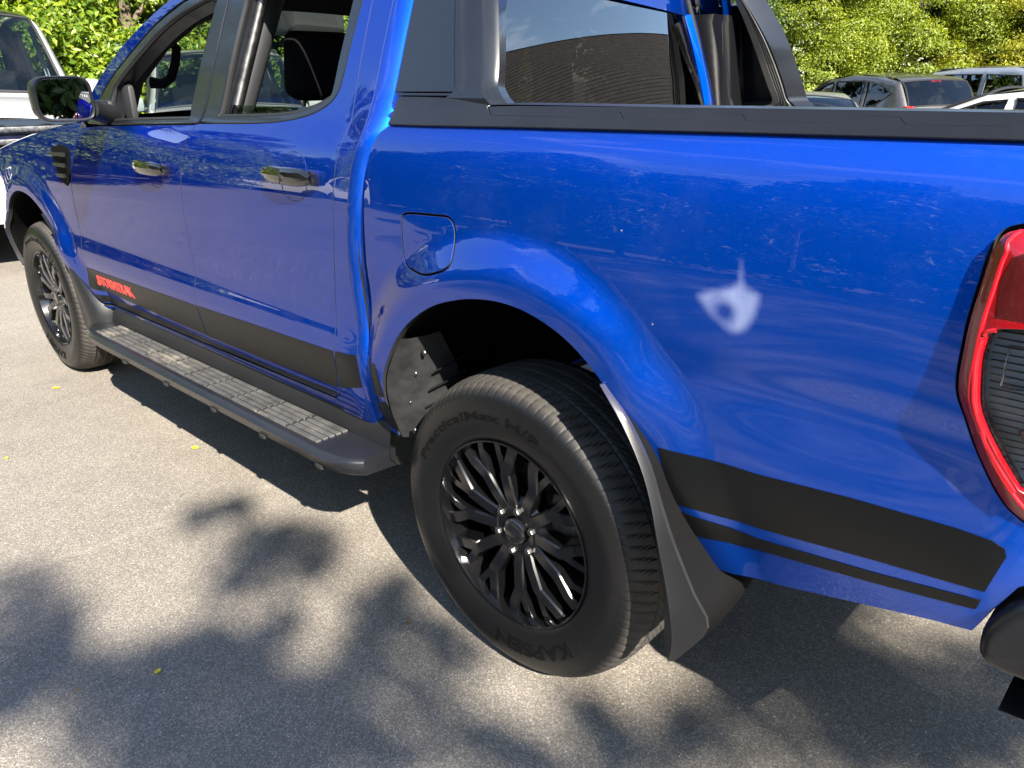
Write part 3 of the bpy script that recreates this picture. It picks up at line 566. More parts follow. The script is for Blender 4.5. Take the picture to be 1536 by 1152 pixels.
def hoop_leg():
    rows = []
    zz = np.interp(np.linspace(0, 8, 33), range(9), legz); a0 = np.array(cmr(list(zip(lx0, legz)), 4)); a1 = np.array(cmr(list(zip(lx1, legz)), 4))
    for (xa, z), (xb, _) in zip(a0, a1):
        y = float(side_y(np.array([min(xa, -.2)]), np.array([z]))[0]) if False else float(side_y(np.array([(xa+xb)/2]), np.array([max(z, 1.36)]))[0])-.010
        y2 = y+.085+.10*max(0, z-1.5)
        lip = min(.030, (xb-xa)*.3)
        n = 9
        rib = [(xb-.044-(xb-.054-xa-.02)*k/n, y2-(.005 if k % 2 else 0), z) for k in range(1, n)]
        rows.append([(xa+.002, y+.02, z), (xa, y+.004, z), (xa+.004, y, z), (xb-lip, y-.001, z), (xb-lip*.8, y+.004, z), (xb-.006, y+.012, z), (xb, y+.022, z), (xb-.034, y2-.012, z), (xb-.042, y2, z)]+rib+[(xa+.01, y2, z), (xa+.002, y+.02, z)])
    return rows
HL = hoop_leg(); leg = grid_mesh('hoop_leg', HL, M['satin'], hoop, flip=True, angle=38); far_copy.append(leg)
far_copy.append(grid_mesh('hoop_trim', [[(x, y+.0025, z) for x, y, z in r[9:18]] for r in HL], mat('grey_textured_trim', (.075, .070, .062), .5, noise=(8, .15), bump=(300, .2, .0006)), leg, flip=True, angle=20))
bm = bmesh.new(); bm_box(bm, (-.53, WID/2, 1.79), (.16, 1.42, .07), .03, seg=3); from_bm('hoop_bar', bm, M['satin'], hoop, True)

# cross-car skins
def strip(name, curve, mt, par=truck, crown=0., n=22, bow=(0, 0, 1), thick=None):
    """curve rows (x, y_near, z); runs to the mirrored far edge; bow = direction of the crown"""
    bw = Vector(bow).normalized(); rows = []
    for x, y, z in curve: rows.append([tuple(Vector((x, y+(WID-2*y)*t, z-DROP*t))+bw*crown*(1-(2*t-1)**2)) for t in np.linspace(0, 1, n)])
    return grid_mesh(name, rows, mt, par, flip=True)
def yS(x, z): return float(side_y(np.array([x]), np.array([z]))[0])
strip('bonnet', [(x, yS(x, z)+.004, z+.002) for x, z in wing_top][::-1][2:]+[], M['blue'], crown=.055)
strip('scuttle', [(-2.42, .10, 1.258), (-2.33, .06, 1.262)], M['plastic'], crown=.05)
ws = [(-2.345, 1.27), (-2.24, 1.42), (-2.06, 1.531), (-1.87, 1.612), (-1.715, 1.666)]
strip('windscreen', [(x-.01, yS(x, z)+.02, z+.004) for x, z in cmr(ws, 4)], M['screen'], crown=.05, bow=(-.6, 0, .8))
rf = [(-1.72, 1.664), (-1.45, 1.739), (-1.0, 1.779), (-.62, 1.772), (-.54, 1.755)]
strip('roof', [(x, yS(x, z)+.012, z+.002) for x, z in cmr(rf, 4)], M['blue'], crown=.045)
strip('headliner', [(x, yS(x, z)+.05, z-.035) for x, z in cmr(rf, 3)], M['headliner'], crown=.04)
# rear wall of the cab and the tinted rear window
strip('cab_rear_wall', [(-.503, .20, .50), (-.500, .19, .9), (-.42, .26, 1.285)], M['blue'], bow=(1, 0, 0), crown=.008)
rg = [(-.412, .325, 1.288), (-.420, .340, 1.34), (-.434, .375, 1.45), (-.450, .415, 1.56), (-.468, .450, 1.655)]
rear_window = strip('rear_window', rg, M['tint'], bow=(1, 0, 0), crown=.016, n=34)
for f in (0, 1):
    pts = [Vector((x-.004, (y-.012) if not f else WID-y+.012, z)) for x, y, z in cmr(rg, 3)]
    tube('window_seal', pts, .011, M['rubber'], rear_window, 8)
strip('window_surround', [(-.468, .42, 1.650), (-.476, .41, 1.70), (-.50, .40, 1.752)], M['blue'], bow=(1, 0, 0), crown=.03)
# filler between corner and glass
rows = []; rows2 = []
for x, y, z in cmr(rg, 3):
    xs_, y0 = np.interp(z, [q[1] for q in STL[::-1]], [q[0] for q in STL[::-1]]), 0
    y0 = yS(xs_, z)+.080; rows.append([(xs_+.095, yS(xs_, z)+.035, z), (xs_+.096, y-.06, z), (x+.010, y-.048, z)]); rows2.append([(x+.008, y-.050, z), (x+.016, y-.044, z), (x+.014, y-.026, z), (x-.002, y-.008, z)])
far_copy.append(grid_mesh('window_pillar', rows2, M['blue'], truck, flip=True)); far_copy.append(grid_mesh('corner_panel', rows, M['gloss'], truck, flip=True))
tag_hi = mat('high_level_lamp', (.45, .01, .01), .2, coat=1)
box('brake_lamp', (-.465, WID/2, 1.70), (.02, .26, .018), tag_hi, truck)
# tailgate, bumpers, nose
xt = XC+RC
bm = bmesh.new(); bm_box(bm, (xt-.03, WID/2, 1.0), (.06, 1.30, .62), .02); from_bm('tailgate', bm, M['blue'], truck, True)
def bumper_rear():
    P = []
    for y in np.linspace(.06, WID-.06, 30):
        t = abs(2*y/WID-1); xo = 1.19-.06*t**6; P.append([(1.0, y, .655), (xo-.06, y, .655), (xo-.012, y, .645), (xo, y, .62), (xo-.004, y, .545), (xo-.03, y, .50), (1.0, y, .49)])
    return P
def bumper_end():
    rows = []
    for x in np.linspace(.955, 1.16, 9):
        t = (x-.955)/.205; y0 = .012-.022*math.sin(min(1, t*3)*math.pi/2)+.10*t**3; zt = .655+.045*min(1, t*2); rows.append([(x, y0+.10, zt), (x, y0+.02, zt), (x, y0+.005, zt-.008), (x, y0, zt-.03), (x, y0+.004, zt-.07), (x, y0+.02, .575-.0*t), (x, y0+.10, .565)])
    rows = [[(.955, .13, q[2]) for q in rows[0]]]+rows
    return rows
rear_bumper = grid_mesh('rear_bumper', bumper_rear(), M['rail'], truck, flip=False, angle=40)
bo = round_poly([(.958, .648), (.985, .705), (1.03, .738), (1.20, .742), (1.20, .60), (.99, .588), (.962, .600)], .03, 4); NB = len(bo); bm = bmesh.new(); v0 = [bm.verts.new((x, .004+.05*max(0, x-1.1), z)) for x, z in bo]; v1 = [bm.verts.new((x, .17, z)) for x, z in bo]; bm.faces.new(v0); bm.faces.new(v1[::-1])
for q in range(NB): bm.faces.new((v0[q], v1[q], v1[(q+1) % NB], v0[(q+1) % NB]))
bmesh.ops.recalc_face_normals(bm, faces=bm.faces); bmesh.ops.bevel(bm, geom=[e for e in bm.edges if e.verts[0] in v0 and e.verts[1] in v0], offset=.022, segments=5, profile=.5, affect='EDGES'); far_copy.append(from_bm('bumper_end', bm, M['rail'], rear_bumper, True))
nose = []
for t in np.linspace(0, 1, 31):
    y = .17+(WID-.34)*t; u = abs(2*t-1); x = -4.10+.16*u**3; nose.append([(x+.17, y, 1.0-.0*u), (x+.06, y, .97), (x, y, .80), (x-.03, y, .62), (x, y, .46), (x+.15, y, .36)])
grid_mesh('front_bumper', nose, M['blue'], truck, flip=False)
far_copy.append(grid_mesh('bumper_corner', [[tuple(S3(x, z)) for z in np.linspace(.40, .98-.06*(x+3.93 > .05), 8)] for x in np.linspace(-3.99, -3.70, 6)], M['blue'], truck))
grl = box('grille', (-4.118, WID/2, .75), (.03, 1.04, .42), M['dark'], truck, .01)
for k in range(5): box('grille_bar', (-4.14, WID/2, .60+.075*k), (.04, 1.0, .04), M['gloss'], grl, .012)
far_copy.append(panel('headlamp', [(-3.96, .96), (-3.84, .93), (-3.80, .86), (-3.86, .80), (-3.97, .84)], lambda s, z: SIDE(s, z)-np.stack([0*s, 0*s+.006, 0*s], -1), M['lampwhite'], truck, step=.03))
far_copy.append(panel('marker_lamp', [(-3.86, .92), (-3.815, .90), (-3.80, .82), (-3.85, .80)], lambda s, z: SIDE(s, z)-np.stack([0*s, 0*s+.009, 0*s], -1), mat('orange_lens', (.75, .16, .03), .2, coat=1), truck, step=.03))

# tail lamp: red bowl of light guide round a clear ribbed centre
tl = thing('tail_lamp', None, None, parent=truck)
def lamp_lens(name, loop, mt, off, bulge, rim, step=.012, holes=()):
    lp = resample(loop, .02)
    def sf(s, z):
        sh = np.shape(s); P = SIDE(s, z); d = seg_dist(np.c_[np.ravel(s), np.ravel(z)], lp).reshape(sh); a = np.clip((s-XC)/RC, 0, np.pi/2)
        k = off+bulge*(1-np.exp(-d/rim)); n = np.stack([np.sin(a), -np.cos(a), 0*a], -1); return P+n*k[..., None]
    return panel(name, loop, sf, mt, tl, step=step, gap=.004, skirt=.02, edge=.003, holes=holes), sf
tin = [(.923, 1.101), (.902, 1.096), (.894, 1.088), (.890, 1.061), (.894, 1.022), (.900, .989), (.914, .958), (.935, .924), (.961, .886)]
tin = cmr([(s_of_x(x), z) for x, z in tin], 4); tin_loop = tin+[(1.00, .872), (1.09, .872), (1.13, .90), (1.135, 1.07), (1.11, 1.105), (.99, 1.108)]
def lens_red():
    m = bpy.data.materials.new('red_lamp_lens'); m.use_nodes = True; b = m.node_tree.nodes['Principled BSDF']
    b.inputs['Base Color'].default_value = (.25, .002, .006, 1); b.inputs['Roughness'].default_value = .25; b.inputs['Coat Weight'].default_value = 1; b.inputs['Coat Roughness'].default_value = .01; return m
lens, lsf = lamp_lens('red_lens', tail_loop, lens_red(), .003, .022, .018, holes=[tin_loop])
# darker red reflector field above the clear window, and bright light-guide ridge along the front edge
def field(name, loop, off, mt): return panel(name, loop, lambda s, z: lsf(s, z)+np.stack([0*s, -off+0*s, 0*s], -1)*1.0, mt, tl, step=.02, gap=0, skirt=.003, edge=.0015)
dk = mat('dark_red_reflector', (.06, .006, .007), .16, coat=1)
field('reflector', [(.898, 1.114), (.893, 1.16), (.900, 1.188), (.925, 1.203), (1.10, 1.20), (1.14, 1.18), (1.15, 1.12), (1.0, 1.114)], .0008, dk)
rim_pts = [(s+.014, z) for s, z in tail_out]
red2 = mat('light_guide_red', (.60, .004, .012), .2, coat=1)
tube('light_guide', [Vector(lsf(np.array([s+(.020 if .95 < z < 1.20 else .016)]), np.array([z+(.014 if z < .95 else 0)]))[0]) for s, z in tail_out[3:-4]], .0035, red2, tl, 8)
tube('light_guide', [Vector(lsf(np.array([s-.006]), np.array([z-.006*(z < .95)]))[0])+Vector((0, .0, 0)) for s, z in tin[3:]], .003, red2, tl, 8)
clear = panel('clear_lens', tin_loop, lambda s, z: SIDE(s, z)+np.stack([0*s, -.012+0*s, 0*s], -1), glass_mat('lamp_glass', (.86, .88, .9), refl=1.3), tl, step=.03, gap=.003, skirt=.012)
panel('lamp_back', tin_loop, lambda s, z: SIDE(s, z)+np.stack([0*s, .010+0*s, 0*s], -1), mat('lamp_reflector', (.50, .52, .54), .4), tl, step=.04, gap=0, skirt_on=False)
bm = bmesh.new()
for k in range(22):
    z = .885+.0098*k; x0 = np.interp(z, [.886, .924, .958, .989, 1.022, 1.061, 1.09, 1.101], [.972, .938, .918, .906, .90, .896, .90, .92])
    bm_tube(bm, [S3(x0+(1.13-x0)*t, z, -.006) for t in (0, .2, .4, .6, .8, 1)], .0011, 4, False)
ribs = from_bm('lens_ribs', bm, M['steel'], tl); ribs['kind'] = 'stuff'
for z0, z1, a, b in ((.915, .965, .945, 1.06), (1.02, 1.075, .915, 1.02)):
    loop = [(a, z0), (b, z0), (b, z1), (a, z1)] if z0 > 1 else [(a, z1), (b, z1), (b, z0), (a+.03, z0)]
    tube('lamp_cell', [S3(s, z, .0) for s, z in loop+loop[:1]], .0022, M['chrome'], tl, 6)
panel('lamp_recess', tail_loop, lambda s, z: SIDE(s, z)+np.stack([-.0*s, .03+0*s, 0*s], -1), M['dark'], tl, step=.05, gap=-.01, skirt_on=False)

# wheel arch liners, axle, chassis
def liner(arch, cut=None):
    a = np.array(arch); c = a.mean(0); rows = []
    for y in (.004, .012, .035, .12, .30, .42, .44):
        k = {.004: .006, .012: .002, .035: .012}.get(y, .03); q = a+(a-c)/np.linalg.norm(a-c, axis=1)[:, None]*k
        if y == .44: q = c+(a-c)*.15
        rows.append([(x, y+(yS(x, z) if y < .03 else 0), z) for x, z in q])
    return rows
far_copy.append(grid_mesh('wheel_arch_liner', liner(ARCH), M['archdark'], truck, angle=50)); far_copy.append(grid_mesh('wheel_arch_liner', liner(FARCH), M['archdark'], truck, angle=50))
# plastic flange with bolts at the front of the rear arch, and its stiffening ribs
q = np.array(cmr([(-.425, .500), (-.432, .578), (-.410, .678), (-.370, .751), (-.325, .815)], 5)); wd = np.interp(np.linspace(0, 1, len(q)), [0, .25, .6, 1], [.045, .11, .075, .006])
rows = [[(x+.004, yS(x, z)+.006, z), (x+.010+w_*.3, yS(x, z)+.03, z-.002), (x+.012+w_*.8, .05+w_*.6, z-.004), (x+.012+w_, .09+w_*.8, z-.004)] for (x, z), w_ in zip(q, wd)]
fl = grid_mesh('liner_flange', rows, M['liner'], truck, flip=True)
for z, x in ((.535, -.405), (.612, -.418), (.70, -.388), (.765, -.348)):
    bm = bmesh.new(); bmesh.ops.create_uvsphere(bm, u_segments=10, v_segments=6, radius=.0085); bmesh.ops.scale(bm, vec=(1, .6, 1), verts=bm.verts); bmesh.ops.translate(bm, vec=(x+.034, .045, z), verts=bm.verts); from_bm('liner_bolt', bm, M['steel'], fl, True, 80)
for k in range(4):
    a = Vector((-.375+.02*k, .075, .54+.055*k)); tube('liner_rib', [a, a+Vector((.03, .04, .024)), a+Vector((.055, .075, .045))], .0028, M['archdark'], fl, 6)
bm = bmesh.new()
bm_box(bm, (-1.45, WID/2, .50), (1.9, 1.45, .12), .02); from_bm('chassis_frame', bm, M['dark'], truck)
for y in (.36, WID-.36): box('chassis_rail', (-1.4, y, .52), (4.6, .09, .16), M['dark'], truck, .02)
tube('rear_axle', [(0, .30, .387), (0, WID-.30, .387)], .06, M['dark'], truck, 10)
for c_, s_ in (((.32, WID/2, .98), (1.5, 1.5, .05)), ((.32, .14, 1.15), (1.50, .04, .24)), ((.32, WID-.14, 1.12), (1.50, .04, .24)), ((-.44, WID/2, 1.02), (.03, 1.5, .44))): box('bed_liner', c_, s_, M['plastic'], truck)
bm = bmesh.new(); bm_box(bm, (.80, WID/2, .60), (.25, 1.5, .10), .02); from_bm('spare_wheel_carrier', bm, M['dark'], truck)
for nm_, c_, s_ in (('firewall', (-2.42, WID/2, .80), (.05, 1.65, .85)), ('floor_pan', (-1.45, WID/2, .60), (1.95, 1.62, .05)), ('engine', (-3.3, WID/2, .80), (1.2, .75, .5))): box(nm_, c_, s_, M['dark'], truck)

# mud flaps
ed = np.array(cmr([(.295, .867), (.347, .803), (.390, .734), (.418, .665), (.441, .565), (.461, .458), (.468, .365), (.478, .330)], 3)); eo = np.array(cmr([(.300, .866), (.360, .803), (.407, .734), (.436, .665), (.470, .592), (.518, .505), (.553, .445), (.500, .345)], 3)); eo[-1] = (.490, .331)
rows = []
for (x, z), (x2, z2) in zip(ed, eo):
    y = -.034+.02*max(0, (.6-z)); rows.append([(x-.004, y+.03, z), (x, y, z), (x+.22*(x2-x), y-.005, z+.22*(z2-z)), (x+.30*(x2-x), y-.003, z+.3*(z2-z)), (x2, y+.004, z2), (x2+.001, y+.012, z2)])
flap = grid_mesh('mud_flap', rows, M['plastic'], truck, flip=True, angle=28); far_copy.append(flap)
rows = [[(x2+.0012, -.0225+.02*max(0, .6-z2), z2), (x2+.007, .030, z2+.006), (x2+.010, .085, z2+.02), (x2+.008, .135, z2+.035)] for (x2, z2) in eo if .40 < z2 < .83]
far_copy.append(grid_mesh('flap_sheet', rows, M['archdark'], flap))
fi = np.array(cmr([(-2.93, .845), (-2.84, .780), (-2.755, .676), (-2.698, .509), (-2.670, .372), (-2.609, .327)], 3)); fo = np.array(cmr([(-2.915, .850), (-2.785, .775), (-2.68, .66), (-2.57, .563), (-2.45, .475), (-2.50, .362)], 1)); fi = np.array([(np.interp(t, np.linspace(0, 1, len(fi)), fi[:, 0]), np.interp(t, np.linspace(0, 1, len(fi)), fi[:, 1])) for t in np.linspace(0, 1, len(fo))])
rows = [[(x-.003, .02, z), (x, -.022, z), (x+.5*(x2-x), -.028, z+.5*(z2-z)), (x2, -.016, z2), (x2+.003, .05, z2)] for (x, z), (x2, z2) in zip(fi, fo)]
fflap = grid_mesh('mud_flap', rows, M['plastic'], truck, flip=True); far_copy.append(fflap)

# running board: moulded body, ribbed tread pads, end caps
board = thing('running_board', None, None, parent=truck)
def bz(x): return .425+.018*(x+1.4)
def sect(x, k=1.0):
    z = bz(x); return [(.055, z+.004), (.030, z+.006), (-.086*k, z+.006), (-.100*k, z+.002), (-.110*k, z-.008), (-.104*k, z-.036), (-.092*k, z-.044), (.02, z-.048), (.055, z-.05)]
rows = []
for x, k in [(-2.50, .25), (-2.485, .55), (-2.44, .80), (-2.36, .97), (-2.25, 1.0)]+[(x, 1.0) for x in np.linspace(-2.1, -.72, 10)]+[(-.60, 1.0), (-.555, .97), (-.515, .82), (-.475, .50)]:
    rows.append([(x, y, z) for y, z in sect(x, k)])
bd = grid_mesh('board_body', rows, M['rail'], board, angle=50, flip=False)
bm = bmesh.new(); bm.from_mesh(bd.data); bm.verts.ensure_lookup_table(); nv_ = len(rows[0])
for b0 in (0, (len(rows)-1)*nv_): bm.faces.new([bm.verts[b0+i] for i in range(nv_)])
bmesh.ops.recalc_face_normals(bm, faces=bm.faces); bm.to_mesh(bd.data); bm.free(); bd.data.polygons.foreach_set('use_smooth', [True]*len(bd.data.polygons)); bd.data.set_sharp_from_angle(angle=R(50))
for x in (-2.50, -.475):
    pass
pad_m = mat('worn_tread_rubber', (.055, .053, .050), .6, noise=(22, .35), bump=(120, .3, .001))
def pad_mat():
    m = pad_m; n = m.node_tree.nodes; l = m.node_tree.links; b = n['Principled BSDF']; t = n.new('ShaderNodeTexCoord'); x = n.new('ShaderNodeTexNoise'); x.inputs['Scale'].default_value = 3.2; x.inputs['Detail'].default_value = 10; x.inputs['Roughness'].default_value = .75
    mp_ = n.new('ShaderNodeMapping'); mp_.inputs['Scale'].default_value = (1, 3, 1); l.new(t.outputs['Object'], mp_.inputs[0]); l.new(mp_.outputs[0], x.inputs['Vector']); r = n.new('ShaderNodeMapRange'); r.inputs['From Min'].default_value = .55; r.inputs['From Max'].default_value = .68; l.new(x.outputs['Fac'], r.inputs['Value'])
    mx_ = n.new('ShaderNodeMix'); mx_.data_type = 'RGBA'; mx_.inputs['B'].default_value = (.20, .175, .135, 1); src = b.inputs['Base Color'].links[0].from_socket; l.new(src, mx_.inputs['A']); l.new(r.outputs[0], mx_.inputs['Factor']); l.new(mx_.outputs['Result'], b.inputs['Base Color'])
pad_mat()
edges = np.linspace(-2.36, -.66, 11)
for x0, x1 in zip(edges, edges[1:]):
    bm = bmesh.new(); za = bz((x0+x1)/2)
    for j in range(5):
        y = -.068+.0225*j; bm_box(bm, ((x0+x1)/2, y, za+.008), (x1-x0-.006, .0175, .008), .0025, rot=Matrix.Rotation(-.018, 3, 'Y'), seg=1)
    from_bm('tread_pad', bm, pad_m, board, True)
bm = bmesh.new()
for x in edges[1:-1]:
    for j in range(5): bm_box(bm, (x, -.068+.0225*j, bz(x)+.0105), (.0045, .0135, .005))
dash = from_bm('tread_divider', bm, M['steel'], board); dash['kind'] = 'stuff'
for x in (-2.0, -1.62, -1.25, -.93, -.62): box('board_clip', (x, -.097, bz(x)-.042), (.03, .02, .016), M['dark'], board)

# door mirror
mir = thing('door_mirror', None, None, parent=truck)
def rr_section(x, k, yc=-.135, zc=1.350): return [(x, yc+.094*k*np.sign(a)*abs(a)**(.42), zc+.074*k*np.sign(b)*abs(b)**.5) for a, b in [(math.cos(t), math.sin(t)) for t in np.linspace(0, 2*math.pi, 37)]]
rows = [rr_section(x, k) for x, k in ((-1.962, .86), (-1.950, .90), (-1.946, .96), (-1.952, 1.0), (-1.985, 1.0), (-2.03, .93), (-2.075, .75), (-2.10, .48), (-2.108, .1))]
grid_mesh('mirror_housing', rows, M['rail'], mir, angle=50)
gl = [Vector(p) for p in rr_section(-1.960, .875)[:-1]]; bm = bmesh.new(); vv = [bm.verts.new(p+Vector((0, 0, 0))) for p in gl]; bm.faces.new(vv); bmesh.ops.rotate(bm, cent=Vector((-1.96, -.135, 1.35)), matrix=Matrix.Rotation(R(-8), 3, 'Z'), verts=bm.verts); from_bm('mirror_glass', bm, M['mirror'], mir)
bm = bmesh.new(); bm_tube(bm, [(-1.985, -.05, 1.315), (-2.03, .0, 1.30), (-2.08, .05, 1.29)], [.035, .034, .042], 12); bm_box(bm, (-2.13, .055, 1.298), (.16, .035, .085), .015)
from_bm('mirror_arm', bm, M['plastic'], mir, True)
for o in list(mir.children): far_copy.append(o)

# wheels
def wheel_meshes():
    prof = [(.050, .232), (.030, .234), (.016, .2365), (.008, .243), (.004, .256), (-.001, .272), (-.005, .290), (-.007, .306), (-.006, .322), (-.002, .337), (.004, .350), (.011, .361), (.020, .369), (.032, .3755), (.045, .3795), (.060, .3825)]
    tread = [(y, .3845+.0025*(1-((y-.1325)/.0725)**2)) for y in np.linspace(.066, .199, 46)]
    prof = prof+tread+[(.265-y, r) for y, r in prof[::-1]]; pr = np.array(prof); NT = 1260; th = np.linspace(0, 2*np.pi, NT, endpoint=False)
    Y = pr[:, 0][None, :]; RR = pr[:, 1][None, :]; T = th[:, None]; rad = np.repeat(RR, NT, 0).copy()
    for gy in (.074, .112, .153, .191): rad -= .0085*np.exp(-((Y-gy)/.0038)**4)
    ph = np.degrees(T); sh = np.clip((RR-.352)/.012, 0, 1)
    def pulse(p, per, wd): q = (p % per)/per; q = np.minimum(q, 1-q)*per; return np.exp(-(q/wd)**4)
    side = np.where(Y < .1325, Y, .265-Y)
    rad -= .0062*pulse(ph+side*60, 4.0, .27)*sh*(side < .068)                 # shoulder slots
    rad -= .0034*pulse(ph+Y*190, 3.0, .24)*((Y > .080) & (Y < .186))            # sipes across the ribs
    yy = np.repeat(Y, NT, 0).copy(); inner = (RR > .258) & (RR < .352)
    def win(a, b): 
        q = (ph-a) % 360; L = (b-a) % 360; return sm(q/3)*sm((L-q)/3)*(q < L)
    ribs = .0022*np.cos((RR-.262)*2*np.pi/.0095)
    face = np.where(Y < .1325, 1, -1)
    for a, b in ((-38, 2), (158, 196)): yy += face*np.where((RR > .300) & (RR < .352), ribs, 0)*win(a, b)
    yy += face*np.where((RR > .300) & (RR < .345), .0016*np.sign(np.cos((RR-.262)*2*np.pi/.008)), 0)*win(38, 66)
    yy -= face*.0022*np.exp(-((RR-.350)/.003)**2); yy += face*.002*np.exp(-((RR-.262)/.003)**2)
    P = np.stack([rad*np.cos(T), yy, rad*np.sin(T)], -1); nu, nv = P.shape[:2]; idx = np.arange(nu*nv).reshape(nu, nv); b = np.roll(idx, -1, 0)
    F = np.stack([idx[:, :-1], idx[:, 1:], b[:, 1:], b[:, :-1]], -1).reshape(-1, 4)
    me = bpy.data.meshes.new('tyre'); me.from_pydata(P.reshape(-1, 3).tolist(), [], F.tolist()); me.polygons.foreach_set('use_smooth', [True]*len(me.polygons))
    at = me.attributes.new('tread', 'FLOAT', 'POINT'); at.data.foreach_set('value', (np.clip((np.repeat(RR, NT, 0)-.356)/.012, 0, 1)*np.where(rad < RR-.003, .2, 1)).ravel().astype(np.float32)); me.materials.append(M['tyre']); out = {'tyre': me}
    # rim: barrel and lip
    bp = [(.030, .2385), (.012, .2395), (.006, .2385), (.008, .2345), (.022, .2315), (.034, .2290), (.060, .222), (.11, .215), (.20, .222), (.235, .243)]
    th2 = np.linspace(0, 2*np.pi, 96, endpoint=False); bm = bmesh.new(); rings = []
    for y, r in bp: rings.append([bm.verts.new((r*math.cos(t), y, r*math.sin(t))) for t in th2])
    for A, B in zip(rings, rings[1:]):
        for k in range(96): bm.faces.new((A[k], A[(k+1) % 96], B[(k+1) % 96], B[k]))
    def bar(pts, wd, dep):
        """pts (r, angle deg, y) ; chamfered bar"""
        P3 = [Vector((r*math.cos(R(a)), y, r*math.sin(R(a)))) for r, a, y in pts]; rg = []
        for i, p in enumerate(P3):
            d = (P3[min(i+1, len(P3)-1)]-P3[max(i-1, 0)]).normalized(); s = Vector((-d.z, 0, d.x)).normalized(); w_ = wd[i]
            rg.append([bm.verts.new(p+s*a+Vector((0, c, 0))) for a, c in ((-w_*.40, 0), (w_*.40, 0), (w_*.5, .005), (w_*.62, dep), (-w_*.62, dep), (-w_*.5, .005))])
        for A, B in zip(rg, rg[1:]):
            for k in range(6): bm.faces.new((A[k], A[(k+1) % 6], B[(k+1) % 6], B[k]))
        bm.faces.new(rg[0]); bm.faces.new(rg[-1][::-1])
    for k in range(6):
        a = 60*k+21+30
        for s in (-1, 1):
            bar([(.052, a+s*13, .040), (.095, a+s*13, .029), (.148, a+s*12.5, .022), (.156, a+s*13.4, .022), (.198, a+s*19.8, .022), (.230, a+s*21.5, .026)], [.032, .032, .032, .030, .029, .031], .042)
            bar([(.142, a+s*12.8, .025), (.175, a+s*10.2, .026), (.205, a+s*8.6, .027), (.230, a+s*7.4, .030)], [.024, .022, .021, .022], .040)
    # hub
    hub = [(.044, .0), (.044, .034), (.040, .037), (.036, .058), (.040, .078), (.052, .092), (.09, .095)]
    rings = []
    for y, r in hub[1:]: rings.append([bm.verts.new((r*math.cos(t), y, r*math.sin(t))) for t in th2])
    for A, B in zip(rings, rings[1:]):
        for k in range(96): bm.faces.new((A[k], A[(k+1) % 96], B[(k+1) % 96], B[k]))
    me = bpy.data.meshes.new('rim'); bmesh.ops.recalc_face_normals(bm, faces=bm.faces); bm.to_mesh(me); bm.free(); me.polygons.foreach_set('use_smooth', [True]*len(me.polygons)); me.set_sharp_from_angle(angle=R(22)); me.materials.append(M['rim']); out['rim'] = me
    def lathe(name, pts, mt, n=40, sharp=35):
        bm = bmesh.new(); rings = []
        for y, r in pts: rings.append([bm.verts.new((r*math.cos(t), y, r*math.sin(t))) for t in np.linspace(0, 2*np.pi, n, endpoint=False)])
        for A, B in zip(rings, rings[1:]):
            for k in range(n): bm.faces.new((A[k], A[(k+1) % n], B[(k+1) % n], B[k]))
        bm.faces.new(rings[0]); bm.faces.new(rings[-1]); bmesh.ops.recalc_face_normals(bm, faces=bm.faces); me = bpy.data.meshes.new(name); bm.to_mesh(me); bm.free(); me.polygons.foreach_set('use_smooth', [True]*len(me.polygons)); me.set_sharp_from_angle(angle=R(sharp)); me.materials.append(mt); out[name] = me
    lathe('hub_cap', [(.026, .006), (.0262, .024), (.028, .0295), (.032, .033), (.045, .034)], M['gloss'])
    lathe('lug_nut', [(.026, .003), (.0265, .0075), (.029, .0092), (.036, .0098), (.050, .0115)], M['steel'], 6, 20)
    lathe('brake_disc', [(.088, .05), (.088, .160), (.118, .162), (.118, .05)], M['rust'], 48)
    bm = bmesh.new(); bm_box(bm, (.12, .095, .06), (.09, .05, .13), .015); me = bpy.data.meshes.new('brake_caliper'); bm.to_mesh(me); bm.free(); me.materials.append(M['steel']); out['brake_caliper'] = me
    lathe('wheel_back', [(.16, .02), (.17, .215), (.18, .215)], M['dark'], 40)
    # raised lettering on the sidewall, tops outward
    for nm, txt, a0, a1, r0, size in (('tread_pattern_name', 'PracticalMax H/P', 158, 68, .294, .030), ('maker_name', 'KAPSEN', -44, -96, .278, .048)):
        V, F = text_mesh(txt, .1, .004, .0015 if size < .04 else .003); w_ = V[:, 0].max(); ang = np.radians(a0+(a1-a0)*V[:, 0]/w_); r = r0+V[:, 1]/.1*size*1.0
        dep = np.where(V[:, 2] > 0, -.0016, .004); ysid = np.interp(r, [.256, .272, .290, .306, .322, .337, .350], [.004, -.001, -.005, -.007, -.006, -.002, .004])
        me = bpy.data.meshes.new(nm); me.from_pydata(np.c_[r*np.cos(ang), ysid+dep, r*np.sin(ang)].tolist(), [], F); me.materials.append(M['letter']); out[nm] = me
    return out
WM = wheel_meshes()
def wheel(loc, rot=(0, 0, 0), flip=False):
    wl = thing('wheel', None, None, loc=loc, parent=truck); wl.rotation_euler = rot
    if flip: wl.rotation_euler = (0, 0, math.pi)
    for k in ('tyre', 'rim', 'hub_cap', 'brake_disc', 'brake_caliper', 'wheel_back', 'tread_pattern_name', 'maker_name'): link(k, WM[k], None, wl)
    for i in range(6):
        a = R(60*i+21); link('lug_nut', WM['lug_nut'], None, wl, loc=(.0575*math.cos(a), 0, .0575*math.sin(a)))
    return wl
wheel((0, .004, .387)); wheel((-3.22, .004, .387), rot=(0, R(33), 0)); wheel((0, WID-.004, .387), flip=True); wheel((-3.22, WID-.004, .387), flip=True)

